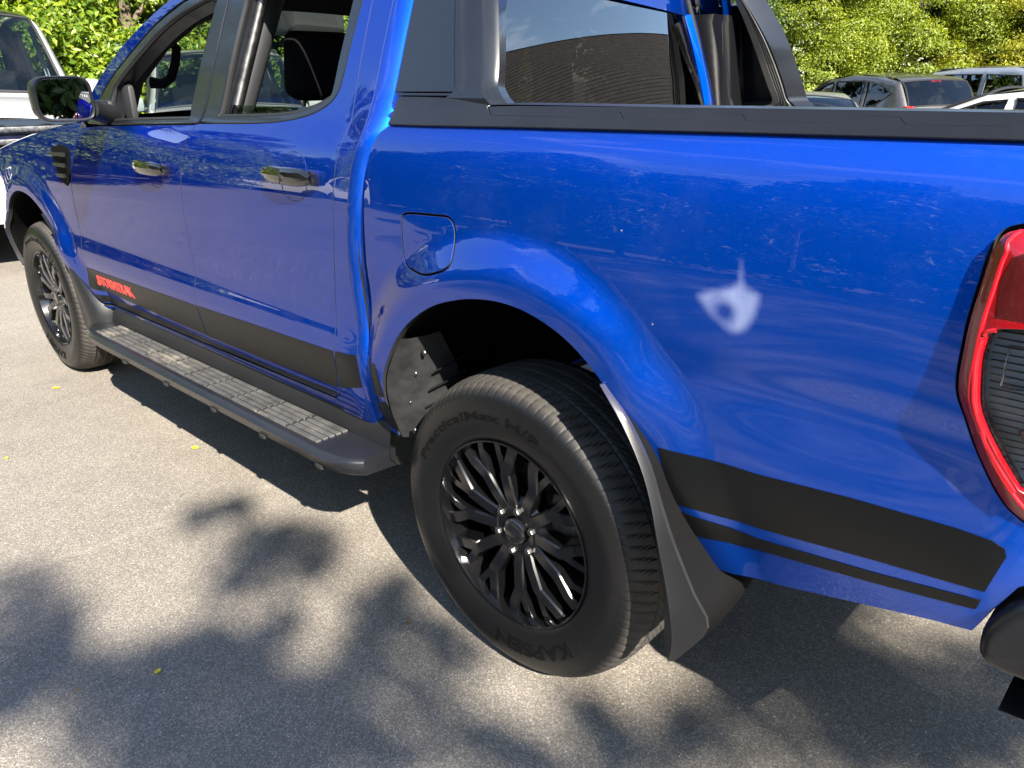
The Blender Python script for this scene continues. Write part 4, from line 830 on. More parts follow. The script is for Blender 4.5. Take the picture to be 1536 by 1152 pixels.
# cabin
def soft_box(name, c, s, mt, par, bev=.05, rot=None): return box(name, c, s, mt, par, bev, rot, seg=4)
def seat(y, x=-1.52, name='front_seat'):
    st = thing(name, None, None, parent=truck)
    soft_box('seat_cushion', (x-.28, y, .80), (.52, .50, .16), M['cloth'], st, .06); soft_box('seat_back', (x+.07, y, 1.03), (.15, .50, .54), M['cloth'], st, .06, Matrix.Rotation(R(14), 3, 'Y'))
    soft_box('headrest', (x+.19, y, 1.445), (.115, .265, .215), M['cloth'], st, .05, Matrix.Rotation(R(10), 3, 'Y'))
    for d in (-.06, .06): tube('headrest_post', [(x+.14, y+d, 1.31), (x+.18, y+d, 1.40)], .007, M['chrome'], st, 8)
seat(.50); seat(1.32)
bs = thing('rear_seat', None, None, parent=truck)
soft_box('seat_cushion', (-.85, WID/2, .82), (.46, 1.36, .15), M['cloth'], bs, .05); soft_box('seat_back', (-.60, WID/2, 1.05), (.12, 1.36, .44), M['cloth'], bs, .05, Matrix.Rotation(R(8), 3, 'Y'))
for y in (.52, 1.31): soft_box('headrest', (-.575, y, 1.325), (.08, .24, .10), M['cloth'], bs, .035)
soft_box('dashboard', (-2.16, WID/2, 1.13), (.42, 1.54, .26), M['trim'], truck, .07)
bm = bmesh.new()
for k in range(5): bm_box(bm, (-2.06+.018*k, .26, 1.263), (.006, .07, .006))
from_bm('air_vent', bm, M['dark'], truck)
bm = bmesh.new(); t_ = np.linspace(0, 2*math.pi, 33); ax = Matrix.Rotation(R(-24), 3, 'Y'); bm_tube(bm, [Vector((-1.86, 1.32, 1.16))+ax @ Vector((0, .185*math.cos(a), .185*math.sin(a))) for a in t_], .015, 8, False); bm_box(bm, (-1.88, 1.32, 1.15), (.05, .16, .12), .02)
bm_tube(bm, [(-1.87, 1.14, 1.16), (-1.87, 1.50, 1.16)], .015, 8); from_bm('steering_wheel', bm, M['cloth'], truck, True)
for y in (.915,): soft_box('mirror_console', (-2.03, y, 1.64), (.18, .26, .13), M['headliner'], truck, .04)
rv = soft_box('rear_view_mirror', (-1.98, .915, 1.555), (.035, .25, .07), M['headliner'], truck, .017); box('mirror_face', (-1.960, .915, 1.555), (.004, .22, .052), M['mirror'], rv, .001)
for y in (.50, 1.32): box('sun_visor', (-1.90, y, 1.66), (.17, .40, .018), M['trim'], truck, .008, Matrix.Rotation(R(-22), 3, 'Y'))
box('visor_label', (-1.86, .52, 1.662), (.07, .13, .004), mat('grey_label', (.32, .32, .32), .6), truck, .0005, Matrix.Rotation(R(-22), 3, 'Y'))
for y, s in ((.215, 1), (WID-.215, -1)):
    tube('grab_handle', [(-2.06, y, 1.40), (-2.03, y+.03*s, 1.395), (-1.985, y+.045*s, 1.415), (-1.94, y+.05*s, 1.465), (-1.90, y+.045*s, 1.515), (-1.905, y+.02*s, 1.545), (-1.93, y, 1.555)], [.022, .018, .016, .016, .016, .018, .022], M['cloth'], truck, 10)
    tube('a_pillar_trim', [(-2.24, y-.06*s, 1.27), (-2.10, y-.045*s, 1.41), (-1.90, y-.01*s, 1.53), (-1.70, y+.03*s, 1.615), (-1.40, y+.06*s, 1.66)], [.04, .032, .032, .034, .04], M['headliner'], truck, 10)
for y in (.085, WID-.085):
    box('door_card', (-1.83, y, 1.08), (.92, .03, .36), M['trim'], truck, .01); box('door_card', (-.98, y, 1.10), (.72, .03, .36), M['trim'], truck, .01)

# mirrored far side
def mirror_parent(o):
    par = o.parent
    return par
done = {truck: truck, hoop: hoop}
for o in (mir, board): done[o] = thing(o.name.split('.')[0], None, None, parent=truck); done[o].location = (0, 0, 0)
LOWSIDE = ('sill', 'mud_flap', 'wheel_arch_liner', 'board_body')
pend = list(far_copy)+list(board.children)+list(tl.children)
done[tl] = thing('tail_lamp', None, None, parent=truck)
for o in pend:
    c = o.copy(); COL.objects.link(c); p = o.parent; done[o] = c
    if o.name.startswith('hoop_leg') or o.name.startswith('side_panel'): c.scale = (1, -1, 1); c.location = (-.075, WID, -DROP)
    elif p in (truck, hoop): c.scale = (1, -1, 1); c.location = (0, WID, -DROP if o.name.split('.')[0] not in LOWSIDE else 0)
    elif p in (mir, board, tl): c.parent = done[p]; c.scale = (1, -1, 1); c.location = (0, WID, -DROP if o.name.split('.')[0] not in LOWSIDE else 0)
    elif p in done: c.parent = done[p]; c.scale = (1, 1, 1)
    else: c.scale = (1, -1, 1); c.location = (0, WID, -DROP if o.name.split('.')[0] not in LOWSIDE else 0)

# ------------------------------------------------------------------ other cars
def car(name, label, cat, loc, rz, top, hw, paint, windows, wheels, seats=(), wr=.33, rails=None, glass=None, belt=.95, tumble=.16, group=None, grille=None, lamps=None, rearlamp=None, plate=None, arch=.055):
    """top: silhouette [(x, z, part-name of the piece up to the next point)] from the front bumper's foot over the roof to the rear foot, +x forward"""
    root = thing(name, label, cat, (loc[0], loc[1], float(ground_z(loc[0], loc[1]))), rz, group)
    gm = glass or M['screen']; T = [(x, z) for x, z, _ in top]; H = max(z for _, z in T); xf, xr = T[0][0], T[-1][0]; zb = T[0][1]
    bot = []
    for wx in sorted(wheels): 
        r = wr+arch; bot += [(wx+r*math.cos(t), wr+r*math.sin(t)) for t in np.linspace(math.pi, 0, 13) if wr+r*math.sin(t) > zb-.0]
    outl = T+[(xr, zb)][:0]+bot
    lp = resample(outl, .03); topline = np.array(T)
    def base_y(x, z):
        y = hw-np.where(z > belt, tumble*((z-belt)/(H-belt)), .05*np.clip((.55-z)/.4, 0, 1)**2)+.012*np.cos((z-.7)*5)
        t = np.clip(np.abs(x-(xf+xr)/2)-(xf-xr)/2+.55, 0, None); return y-.42*t**2
    def surf(s, z):
        s = np.asarray(s, float); z = np.asarray(z, float); sh = s.shape; d = seg_dist(np.c_[s.ravel(), z.ravel()], topline, False).reshape(sh); q = np.clip(d/.10, 0, 1)
        return np.stack([s, -(base_y(s, z)-.075*(1-np.sqrt(1-(1-q)**2))), z], -1)
    out = []
    body = panel('body_side', outl, surf, paint, root, holes=windows, step=.07, skirt=.03, gap=.001, edge=.004, outstep=.05)
    for wdw in windows:
        g_ = panel('side_window', wdw, lambda s, z: surf(s, z)+np.stack([0*s, .012+0*s, 0*s], -1), gm, body, step=.12, gap=-.006, skirt=.003)
        tube('window_trim', [tuple(surf(np.array([x]), np.array([z]))[0]+np.array([0, -.002, 0])) for x, z in wdw+wdw[:1]], .012, M['rubber'], body, 5)
    for o in [body]+list(body.children):
        c = o.copy(); COL.objects.link(c)
        if o is body: c.scale = (1, -1, 1); twin = c
        else: c.parent = twin
    # skins across
    i = 0
    while i < len(top)-1:
        nm = top[i][2]; j = i
        while j < len(top)-1 and top[j][2] == nm: j += 1
        cv = cmr(T, 3); seg = cv[3*i:3*j+1]; rows = []
        tangent = Vector((seg[-1][0]-seg[0][0], 0, seg[-1][1]-seg[0][1])).normalized(); nrm = Vector((tangent.z, 0, -tangent.x))
        if nrm.dot(Vector(((seg[0][0]+seg[-1][0])/2-(xf+xr)/2, 0, (seg[0][1]+seg[-1][1])/2-.6))) < 0: nrm = -nrm
        cwn = {'windscreen': .07, 'rear_window': .05, 'bonnet': .05, 'roof': .03, 'tailgate': .05}.get(nm, .08)
        for x, z in seg:
            y = float(base_y(np.array([x]), np.array([z]))[0])-.073
            rows.append([tuple(Vector((x, -y+2*y*t, z))+nrm*cwn*(1-(2*t-1)**2)) for t in np.linspace(0, 1, 15)])
        mt = gm if nm in ('windscreen', 'rear_window') else M['gloss'] if nm in ('grille', 'black_roof') else paint
        o = grid_mesh(nm, rows, mt, root, flip=(True))
        if nm in ('windscreen', 'rear_window'):
            for row in (rows[0], rows[-1]): tube('seal', row, .014, M['rubber'], o, 5)
            for e in (0, -1): tube('seal', [r[e] for r in rows], .016, M['rubber'], o, 5)
        i = j
    bm = bmesh.new(); bm_box(bm, ((xf+xr)/2, 0, zb+.12), (xf-xr-.3, 2*hw-.25, .2)); bm_box(bm, ((xf+xr)/2+.0, 0, belt-.22), ((xf-xr)*.55, 2*hw-.3, .3)); from_bm('floor_pan', bm, M['dark'], root)
    for sx in seats:
        for sy in (-.36, .36):
            st = thing('seat', None, None, parent=root); box('seat_back', (sx, sy, belt+.02), (.14, .48, .5), M['cloth'], st, .05, Matrix.Rotation(R(-12), 3, 'Y')); box('headrest', (sx-.07, sy, belt+.34), (.10, .26, .18), M['cloth'], st, .045)
    for wx in wheels:
        for sy in (-1, 1):
            wl = thing('wheel', None, None, loc=(wx, sy*(hw-.11), wr), parent=root)
            if 'ct' not in CACHE:
                bm = bmesh.new(); pr = [(-.10, .60), (-.105, .75), (-.09, .92), (-.06, 1), (.06, 1), (.09, .92), (.10, .6)]; rg = [[bm.verts.new((r*math.cos(t), y, r*math.sin(t))) for t in np.linspace(0, 2*np.pi, 32, endpoint=False)] for y, r in pr]
                for A, B in zip(rg, rg[1:]):
                    for k in range(32): bm.faces.new((A[k], A[(k+1) % 32], B[(k+1) % 32], B[k]))
                me = bpy.data.meshes.new('tyre'); bm.to_mesh(me); bm.free(); me.materials.append(M['rubber']); CACHE['ct'] = me
                bm = bmesh.new(); bmesh.ops.create_cone(bm, cap_ends=True, segments=24, radius1=.60, radius2=.60, depth=.12, matrix=Matrix.Rotation(R(90), 4, 'X'))
                for k in range(5):
                    a = 2*math.pi*k/5; bm_box(bm, (.33*math.cos(a), -.075, .33*math.sin(a)), (.50, .03, .14), .01, Matrix.Rotation(-a, 3, 'Y')); bm_box(bm, (.33*math.cos(a), .075, .33*math.sin(a)), (.50, .03, .14), .01, Matrix.Rotation(-a, 3, 'Y'))
                me = bpy.data.meshes.new('rim'); bm.to_mesh(me); bm.free(); me.materials.append(M['steel']); CACHE['cr'] = me
            for k, nm in (('ct', 'tyre'), ('cr', 'rim')): o = link(nm, CACHE[k], None, wl); o.scale = (wr, 1, wr)
    if rails:
        x0, x1, z = rails
        for s in (-1, 1): 
            y = s*(float(base_y(np.array([0]), np.array([z]))[0])-.10); tube('roof_rail', [(x0, y, z-.03), (x0-.08, y, z+.035), ((x0+x1)/2, y, z+.055), (x1+.08, y, z+.035), (x1, y, z-.03)], .018, M['steel'], root, 8)
    if grille:
        z0, z1, wg, k, x = grille
        box('grille_surround', (x-.03, 0, (z0+z1)/2), (.06, wg+.1, z1-z0+.06), M['gloss'], root, .02)
        for q in range(k): box('grille_slat', (x+.015, 0, z0+(z1-z0)*(q+.5)/k), (.04, wg, (z1-z0)/k*.45), M['steel'], root, .006)
    for nm, lst, mt in (('headlamp', lamps, M['lampwhite']), ('tail_lamp', rearlamp, M['red_lens'])):
        for (x, y, z, a, b, c) in lst or ():
            for s in (-1, 1): box(nm, (x, s*y, z), (a, b, c), mt, root, .03)
    for s in (-1, 1):
        xm = max(x for x, z in windows[0])-.12; mm = thing('door_mirror', None, None, parent=root); yb = float(base_y(np.array([xm]), np.array([belt]))[0]); box('mirror_housing', (xm, s*(yb+.13), belt+.10), (.12, .22, .16), paint, mm, .04); box('mirror_glass', (xm-.062, s*(yb+.13), belt+.10), (.004, .18, .12), M['mirror'], mm, .001); box('mirror_arm', (xm, s*(yb+.01), belt+.04), (.05, .14, .04), M['plastic'], mm, .01)
    return root
CACHE = {}
SUV = [(2.30, .35, 'front_bumper'), (2.38, .55, 'front_bumper'), (2.36, .80, 'front_bumper'), (2.30, 1.02, 'bonnet'), (2.05, 1.10, 'bonnet'), (1.60, 1.15, 'bonnet'), (1.22, 1.19, 'windscreen'), (.90, 1.50, 'windscreen'), (.55, 1.80, 'black_roof'), (.0, 1.87, 'black_roof'), (-1.2, 1.88, 'black_roof'), (-2.05, 1.82, 'rear_window'), (-2.25, 1.20, 'tailgate'), (-2.36, .70, 'rear_bumper'), (-2.33, .35, 'x')]
SUV = [(x, z*1.10, n) for x, z, n in SUV]
SUVW = [[(1.02, 1.20), (.50, 1.70), (.05, 1.76), (.02, 1.18)], [(-.06, 1.18), (-.03, 1.76), (-.95, 1.77), (-.98, 1.17)], [(-1.08, 1.17), (-1.05, 1.77), (-1.88, 1.72), (-2.02, 1.20)]]
SUVW = [[(x, z*1.10) for x, z in q] for q in SUVW]
car('white_suv', 'white off roader with black roof and dark slatted grille at the left edge', 'suv', (-8.35, .86, 0), R(-9), SUV, .96, M['white'], SUVW, (1.45, -1.42), (.15, -.8), wr=.40, belt=1.27, grille=(.78, 1.13, 1.5, 4, 2.47), lamps=[(2.28, .78, 1.02, .14, .26, .16)], group=None)
SUV2 = [(x*.96, z*.86, 'roof' if n == 'black_roof' else n) for x, z, n in SUV]
car('estate_suv', 'grey green off roader with silver roof rails, seen through the open windows of the pickup', 'suv', (-9.0, 4.0, 0), R(-22), SUV2, .92, M['green'], [[(x*.96, z*.86) for x, z in q] for q in SUVW], (1.39, -1.36), (.15, -.8), wr=.35, belt=1.08, rails=(.45, -1.9, 1.74), grille=(.62, .90, 1.0, 3, 2.33), lamps=[(2.2, .74, .86, .14, .28, .15)])
HAT = [(2.15, .30, 'front_bumper'), (2.22, .50, 'front_bumper'), (2.15, .74, 'bonnet'), (1.75, .90, 'bonnet'), (1.15, 1.03, 'windscreen'), (.70, 1.30, 'windscreen'), (.20, 1.54, 'roof'), (-.5, 1.63, 'roof'), (-1.3, 1.59, 'roof'), (-1.78, 1.50, 'rear_window'), (-2.08, 1.08, 'tailgate'), (-2.22, .72, 'rear_bumper'), (-2.18, .30, 'x')]
HATW = [[(.95, 1.05), (.62, 1.28), (.18, 1.47), (-.02, 1.50), (-.02, 1.01)], [(-.10, 1.01), (-.10, 1.51), (-.92, 1.51), (-.98, 1.03)], [(-1.06, 1.05), (-1.0, 1.50), (-1.35, 1.45), (-1.72, 1.30), (-1.40, 1.11)]]
car('grey_people_carrier', 'dark grey hatchback seen from behind with a red brake lamp above its rear window', 'car', (-5.2, 15.8, 0), R(149), HAT, .91, M['grey'], HATW, (1.32, -1.36), (.1, -.75), rearlamp=[(-1.80, .01, 1.505, .06, .2, .035), (-2.06, .72, 1.0, .14, .16, .20)], belt=1.0)
EST = [(2.25, .30, 'front_bumper'), (2.30, .52, 'front_bumper'), (2.22, .80, 'bonnet'), (1.80, .95, 'bonnet'), (1.15, 1.08, 'windscreen'), (.75, 1.38, 'windscreen'), (.30, 1.66, 'roof'), (-.5, 1.74, 'roof'), (-1.6, 1.74, 'roof'), (-2.10, 1.66, 'rear_window'), (-2.28, 1.12, 'tailgate'), (-2.34, .72, 'rear_bumper'), (-2.30, .30, 'x')]
ESTW = [[(.95, 1.10), (.30, 1.56), (-.0, 1.60), (-.02, 1.07)], [(-.10, 1.07), (-.08, 1.61), (-.95, 1.61), (-.98, 1.08)], [(-1.08, 1.08), (-1.05, 1.61), (-1.80, 1.58), (-2.0, 1.12)]]
car('silver_estate', 'silver people carrier with roof rails and dark windows, behind the dark grey hatchback', 'car', (-4.2, 18.9, 0), R(156), EST, .92, M['silver'], ESTW, (1.4, -1.4), (.1, -.8), rails=(.2, -1.95, 1.68), glass=M['tint'], belt=1.05, rearlamp=[(-2.2, .80, 1.1, .12, .10, .5)])
car('red_estate', 'bright red car partly hidden at the right edge beside the silver people carrier', 'car', (-.7, 18.0, 0), R(152), EST, .90, M['redcar'], ESTW, (1.4, -1.4), (.1, -.8), belt=1.05, rearlamp=[(-2.2, .80, 1.1, .12, .10, .3)])
LOWT = [(x, z*.84, n) for x, z, n in HAT]; LOWW = [[(x, z*.84) for x, z in q] for q in HATW]
car('white_car', 'white car whose roof just clears the black bed rail near the right edge', 'car', (-.72, 8.2, 0), R(172), LOWT, .90, M['white'], LOWW, (1.32, -1.36), (.1, -.75), belt=.9)
car('pale_hatchback', 'small pale hatchback low behind the far sports hoop, only its windscreen top showing', 'car', (-3.9, 10.0, 0), R(-60), [(x*.9, z*.80, n) for x, z, n in HAT], .84, M['silver'], [[(x*.9, z*.80) for x, z in q] for q in HATW], (1.18, -1.22), (.1, -.7), belt=.83, wr=.30)
# cars across the lane, mirrored in the doors of the pickup
car('white_hatchback', 'white hatchback parked across the lane, only seen mirrored in the blue rear door', 'car', (-14.2, -6.8, 0), R(80), HAT, .90, M['white'], HATW, (1.32, -1.36), (.1, -.75), belt=1.0)
car('silver_hatchback', 'silver hatchback parked across the lane, only seen mirrored in the blue front door', 'car', (-20.5, -7.6, 0), R(82), HAT, .90, M['silver'], HATW, (1.32, -1.36), (.1, -.75), belt=1.0)

# ------------------------------------------------------------------ trees and hedges
def leaves_mesh(name, C, D, size, mt, parent):
    """C centres, D outward directions; folded lance leaves of two triangles"""
    n = len(C); size = size*rng.uniform(.65, 1.3, n)
    d = D+rng.normal(0, .55, (n, 3)); d[:, 2] += .15; d /= np.linalg.norm(d, axis=1)[:, None]
    a = np.cross(d, rng.normal(0, 1, (n, 3))); a /= np.linalg.norm(a, axis=1)[:, None]+1e-9; b = np.cross(d, a)
    L = size[:, None]*.5; W = size[:, None]*.24
    V = np.stack([C-a*L, C-b*W+d*W*.35, C+a*L-d*L*.15, C+b*W+d*W*.35], 1).reshape(-1, 3).astype(np.float32)
    me = bpy.data.meshes.new(name); me.vertices.add(4*n); me.vertices.foreach_set('co', V.ravel())
    i = np.arange(n)*4; lp = np.stack([i, i+1, i+2, i, i+2, i+3], 1).ravel().astype(np.int32)
    me.loops.add(6*n); me.loops.foreach_set('vertex_index', lp); me.polygons.add(2*n); me.polygons.foreach_set('loop_start', np.arange(0, 6*n, 3, dtype=np.int32)); me.update(calc_edges=True); me.validate()
    o = link(name, me, mt, parent); o['kind'] = 'stuff'; return o
def clumps(centres, radii, per, squash=.8):
    Cs = []; Ds = []
    for c, r in zip(centres, radii):
        k = max(3, int(per*r*r)); d = rng.normal(0, 1, (k, 3)); d /= np.linalg.norm(d, axis=1)[:, None]; d[:, 2] = np.where(d[:, 2] < -.3, -d[:, 2]*.6, d[:, 2])
        rr = r*rng.uniform(.55, 1.08, k)[:, None]*np.array([1, 1, squash]); Cs.append(np.asarray(c)+d*rr); Ds.append(d)
    return np.vstack(Cs), np.vstack(Ds)
def tree(name, label, cat, loc, h, rad, leaf, mt, nclump=60, per=700, cr=(.35, .7), low=.0, shape=1.6, group=None, trunk=.12):
    z0 = float(ground_z(loc[0], loc[1])); root = thing(name, label, cat, (loc[0], loc[1], z0), rng.uniform(0, 6.28), group)
    cen = []; rs = []
    for k in range(nclump):
        u = rng.uniform(low, 1); z = h*(.04+.92*u); prof = (1-abs(u-.35)**shape/(.65**shape)) if u > .35 else 1-.35*((.35-u)/.35)**2
        rr = max(.12, prof)*rad*rng.uniform(.55, 1.02)**.5; a = rng.uniform(0, 2*math.pi); c = rng.uniform(*cr)*(.6+.4*max(.2, prof)); cen.append((rr*math.cos(a), rr*math.sin(a), max(c*.5, z))); rs.append(c)
    C, D = clumps(cen, rs, per); leaves_mesh('foliage', C, D, leaf, mt, root)
    bm = bmesh.new(); lean = rng.normal(0, .12, 2); bm_tube(bm, [(0, 0, -.1), (lean[0]*.3, lean[1]*.3, h*.3), (lean[0], lean[1], h*.62), (lean[0]*1.3, lean[1]*1.3, h*.92)], [trunk*1.25, trunk, trunk*.6, trunk*.15], 9)
    for k in range(0, nclump, max(1, nclump//16)):
        c = Vector(cen[k]); s = Vector((lean[0]*.6, lean[1]*.6, min(h*.75, max(.3, c.z*.72)))); bm_tube(bm, [s, s.lerp(c, .5)+Vector((0, 0, .05*h*.3)), c], [trunk*.45, trunk*.28, trunk*.08], 6)
    from_bm('trunk', bm, M['bark'], root, True); return root
# laurel bushes behind the two off roaders
hg = 'laurel bushes along the back of the car park'
for k, (x, y, h) in enumerate([(-12.6, -4.6, 4.6), (-12.9, -2.2, 5.0), (-12.4, .0, 4.6), (-12.9, 2.2, 4.9), (-12.6, 4.4, 4.5), (-12.9, 6.6, 4.8), (-12.4, 8.8, 4.7), (-11.9, 11.0, 4.8)]):
    tree('laurel_bush', ['glossy laurel bush beyond the nose of the pickup', 'glossy laurel bush behind the white off roader, far left', 'glossy laurel bush rising behind the white off roader', 'tall glossy laurel bush between the two off roaders', 'glossy laurel bush behind the grey green off roader', 'laurel bush seen through the pickup rear window opening', 'laurel bush hidden behind the pickup cab', 'laurel bush at the far corner behind the cab'][k], 'bush', (x, y), h, 1.75, .105, LEAF['laurel'], 120, 1250, (.4, .75), group=hg)
tg = 'trees and shrubs behind the parked cars'
spec = [(-10.3, 18.0, 6.0, 2.0, 'deep', .12, 'dark leafy tree in the far corner behind the cab'), (-8.2, 20.0, 6.5, 1.9, 'conifer', .075, 'dense green conifer beside the far sports hoop'), (-6.4, 22.0, 7.0, 2.1, 'conifer', .075, 'feathery conifer left of the grey hatchback'),
        (-4.1, 23.0, 6.6, 2.0, 'yellow', .085, 'yellow green tree above the grey hatchback'), (-1.9, 23.8, 6.4, 2.1, 'pale', .085, 'pale green twiggy tree above the silver people carrier'), (.5, 24.4, 6.5, 2.1, 'yellow', .085, 'golden green tree at the top right corner'), (2.8, 24.2, 6.2, 2.1, 'deep', .10, 'dark leafy tree past the right edge'), (5.2, 25.3, 6.0, 2.1, 'conifer', .09, 'green conifer out of frame on the right')]
for x, y, h, r, k, lf, lab in spec: tree('shrub_tree', lab, 'tree', (x, y), h, r, lf*.82, LEAF[k], 210, 2500, (.35, .7), group=tg)
sg = 'low shrubs at the foot of the trees'
for x, y, h, lab in [(-7.2, 18.4, 1.7, 'low leafy shrub at the foot of the conifer'), (-5.6, 20.2, 1.8, 'low pale shrub behind the grey hatchback'), (-3.4, 21.4, 1.9, 'low leafy shrub between hatchback and trees'), (-1.2, 22.3, 2.0, 'low leafy shrub behind the silver people carrier'), (1.0, 22.8, 2.0, 'low leafy shrub near the right edge')]:
    tree('shrub', lab, 'shrub', (x, y), h, 1.5, .10, LEAF['pale'], 40, 620, (.3, .5), group=sg, trunk=.05)
for x, y, k in [(-13.5, 20.8, 0), (-10.5, 23.3, 1), (-7.5, 25.3, 2), (-4.5, 26.3, 3), (-1.5, 27.3, 4), (1.5, 27.8, 5), (4.5, 28.3, 6)]:
    tree('back_tree', 'dark tree in the second row behind the shrubs, '+['past the far corner', 'behind the corner tree', 'behind the dense conifer', 'behind the feathery conifer', 'behind the yellow green tree', 'behind the pale twiggy tree', 'behind the golden green tree'][k], 'tree', (x, y), 8.5, 2.7, .30, LEAF['deep'], 100, 180, (.7, 1.1), group='second row of trees')
for k, (x, y) in enumerate([(-15.5, -5), (-15.5, -1.5), (-15.5, 2), (-15.5, 5.5), (-15.5, 9), (-15, 12.5)]):
    tree('back_tree', 'dark tree in the second row behind the laurels, '+['at the nose end', 'behind the white off roader', 'between the off roaders', 'behind the grey green off roader', 'behind the cab', 'near the corner'][k], 'tree', (x, y), 8.0, 2.6, .30, LEAF['deep'], 90, 180, (.7, 1.1), group='second row of trees')
# row of trees across the lane, mirrored in the paint
for k, x in enumerate(np.arange(-21, 9, 4.3)):
    tree('lane_tree', 'dark leafy tree across the lane, only seen mirrored in the blue paint', 'tree', (x, -13.5-1.2*(k % 2)), 6.0+1.2*((k*7) % 3), 2.9, .34, LEAF['deep'], 130, 160, (.7, 1.1), group='trees across the lane')
for k, x in enumerate(np.arange(-23, 12, 4.0)):
    tree('lane_tree', 'dark leafy tree across the lane, only seen mirrored in the blue paint', 'tree', (x, -17.5), 7.0, 2.9, .42, LEAF['deep'], 110, 110, (.8, 1.2), group='trees across the lane')
for k, y in enumerate(np.arange(-16, 10, 2.6)):  # unseen trees added to close the horizon and darken the mirror's reflection
    tree('added_end_tree', 'dark leafy tree added at the end of the lane to darken the door mirror', 'tree', (24+1.6*(k % 2), y), 7.0, 2.8, .42, LEAF['deep'], 110, 120, (.8, 1.2), group='trees added at the end of the lane')

for k, x in enumerate((-4.6, -2.5, -.4, 1.8, 4.0, 6.2)):  # unseen row added so the bed side mirrors dark leaves, not lit ground
    tree('added_bush', 'dark leafy bush added behind the photographer to darken reflections in the blue bed side', 'bush', (x, -7.0-.3*(k % 2)), 2.6, 1.3, .16, LEAF['deep'], 45, 420, (.35, .6), group='bushes added behind the photographer', trunk=.05)
# the tree whose branches dapple the asphalt: clumps hang where the photo's shadow patches fall back along the sun
def unproject(u, v):
    r0, d0, f0 = cam_axes(); d = r0*((u-768)/FPX)+d0*((v-576)/FPX)+f0; t = -CAM[2]/d.z; return Vector(CAM)+d*t
PATCH = [(-1.286, -0.195, 0.07), (-1.264, -0.083, 0.059), (-0.99, -0.145, 0.105), (-0.871, -0.211, 0.093), (-0.954, -0.031, 0.089), (-0.821, -0.015, 0.097), (-0.742, -0.091, 0.073), (-0.837, -0.317, 0.056), (-1.242, -0.781, 0.137), (-1.054, -0.766, 0.112), (-1.06, -0.847, 0.146), (-0.93, -0.779, 0.089), (-0.779, -0.74, 0.077), (-0.703, -0.652, 0.086), (-0.677, -0.577, 0.088), (-0.689, -0.518, 0.063), (-0.623, -0.457, 0.054), (-0.543, -0.365, 0.063), (-0.492, -0.422, 0.061), (-0.577, -0.283, 0.056), (-0.487, -0.577, 0.115), (-0.351, -0.509, 0.129), (-0.443, -0.68, 0.125), (-0.297, -0.622, 0.121), (-0.203, -0.508, 0.122), (-0.381, -0.751, 0.089), (-0.668, -0.747, 0.066), (-0.854, -0.826, 0.086), (-0.252, -0.388, 0.089), (-0.363, -0.431, 0.083), (-0.175, -0.345, 0.088), (-0.563, -0.708, 0.081), (-0.413, -0.131, 0.065), (-0.458, -0.051, 0.077), (-0.465, 0.028, 0.079), (-0.339, -0.174, 0.063), (-0.276, -0.253, 0.069), (-0.266, -0.34, 0.066), (-0.332, -0.055, 0.074), (-0.235, -0.041, 0.072), (-0.137, -0.056, 0.07), (-0.163, -0.212, 0.05), (-0.063, -0.21, 0.04), (0.058, -0.314, 0.074), (0.019, -0.376, 0.059), (-0.074, -0.361, 0.046), (-0.109, -0.446, 0.09), (-0.55, -0.833, 0.038), (-0.8, -0.929, 0.049), (0.176, -0.179, 0.06), (0.244, -0.165, 0.059), (0.091, -0.18, 0.054), (0.233, 0.037, 0.056), (0.317, -0.02, 0.091), (0.405, 0.036, 0.075), (0.455, 0.304, 0.081), (0.505, 0.182, 0.091), (0.439, 0.147, 0.061), (0.384, 0.179, 0.032), (0.358, 0.587, 0.101), (0.475, 0.585, 0.097), (0.518, 0.737, 0.1), (0.555, 0.49, 0.092), (0.618, 0.582, 0.093), (0.667, 0.628, 0.092), (0.713, 0.638, 0.091), (0.661, 0.438, 0.087), (0.749, 0.492, 0.086), (0.793, 0.682, 0.09), (0.846, 0.556, 0.085), (0.851, 0.8, 0.092), (0.919, 0.709, 0.087), (0.986, 0.659, 0.084), (0.741, 0.352, 0.082), (0.813, 0.394, 0.081), (0.893, 0.445, 0.08), (0.962, 0.534, 0.08), (0.669, 0.309, 0.082), (0.483, 0.455, 0.093), (0.913, 0.857, 0.092), (0.447, 0.489, 0.095), (0.914, 0.565, 0.083), (0.843, 0.473, 0.082), (0.51, 0.849, 0.104), (0.426, 0.771, 0.104)]
root = thing('maple_tree', 'leafy tree behind the photographer, out of frame, whose boughs dapple the asphalt, with clumps added to shade mirrored ground', 'tree', (12.6, -7.4, 0))
rb = np.array([12.6, -7.4, 0]); cen = []; rs = []; Cs = []; Ds = []
for x, y, r in PATCH:
    hgt = 7.2+1.3*rng.random(); c = np.array([x, y, 0])+np.array([1.2, -.5, 1.0])*hgt-rb; cen.append(c); k = int(22+1900*r*r)
    d = rng.normal(0, 1, (k, 3)); d /= np.linalg.norm(d, axis=1)[:, None]; rr = r*1.02*rng.random((k, 1))**.4; Cs.append(c+d*rr*np.array([1.15, 1.15, .9])); Ds.append(d+np.array([.6, -.3, .6]))
for k in range(470):      # clumps added to shade ground the bed side mirrors, around and behind the photographer
    gx, gy = rng.uniform(-4.8, 3.6), rng.uniform(-6.3, -1.05)
    if gx < -1.7 and gy > -1.9+.45*(gx+1.7): continue
    if gx < -.2 and gy > -2.2 and rng.random() < .35: continue
    c = np.array([gx, gy, 0])+np.array([1.2, -.5, 1.0])*rng.uniform(7.8, 9.6)-rb; cen.append(c); C, D = clumps([c], [rng.uniform(.22, .36)], 900); Cs.append(C); Ds.append(D)
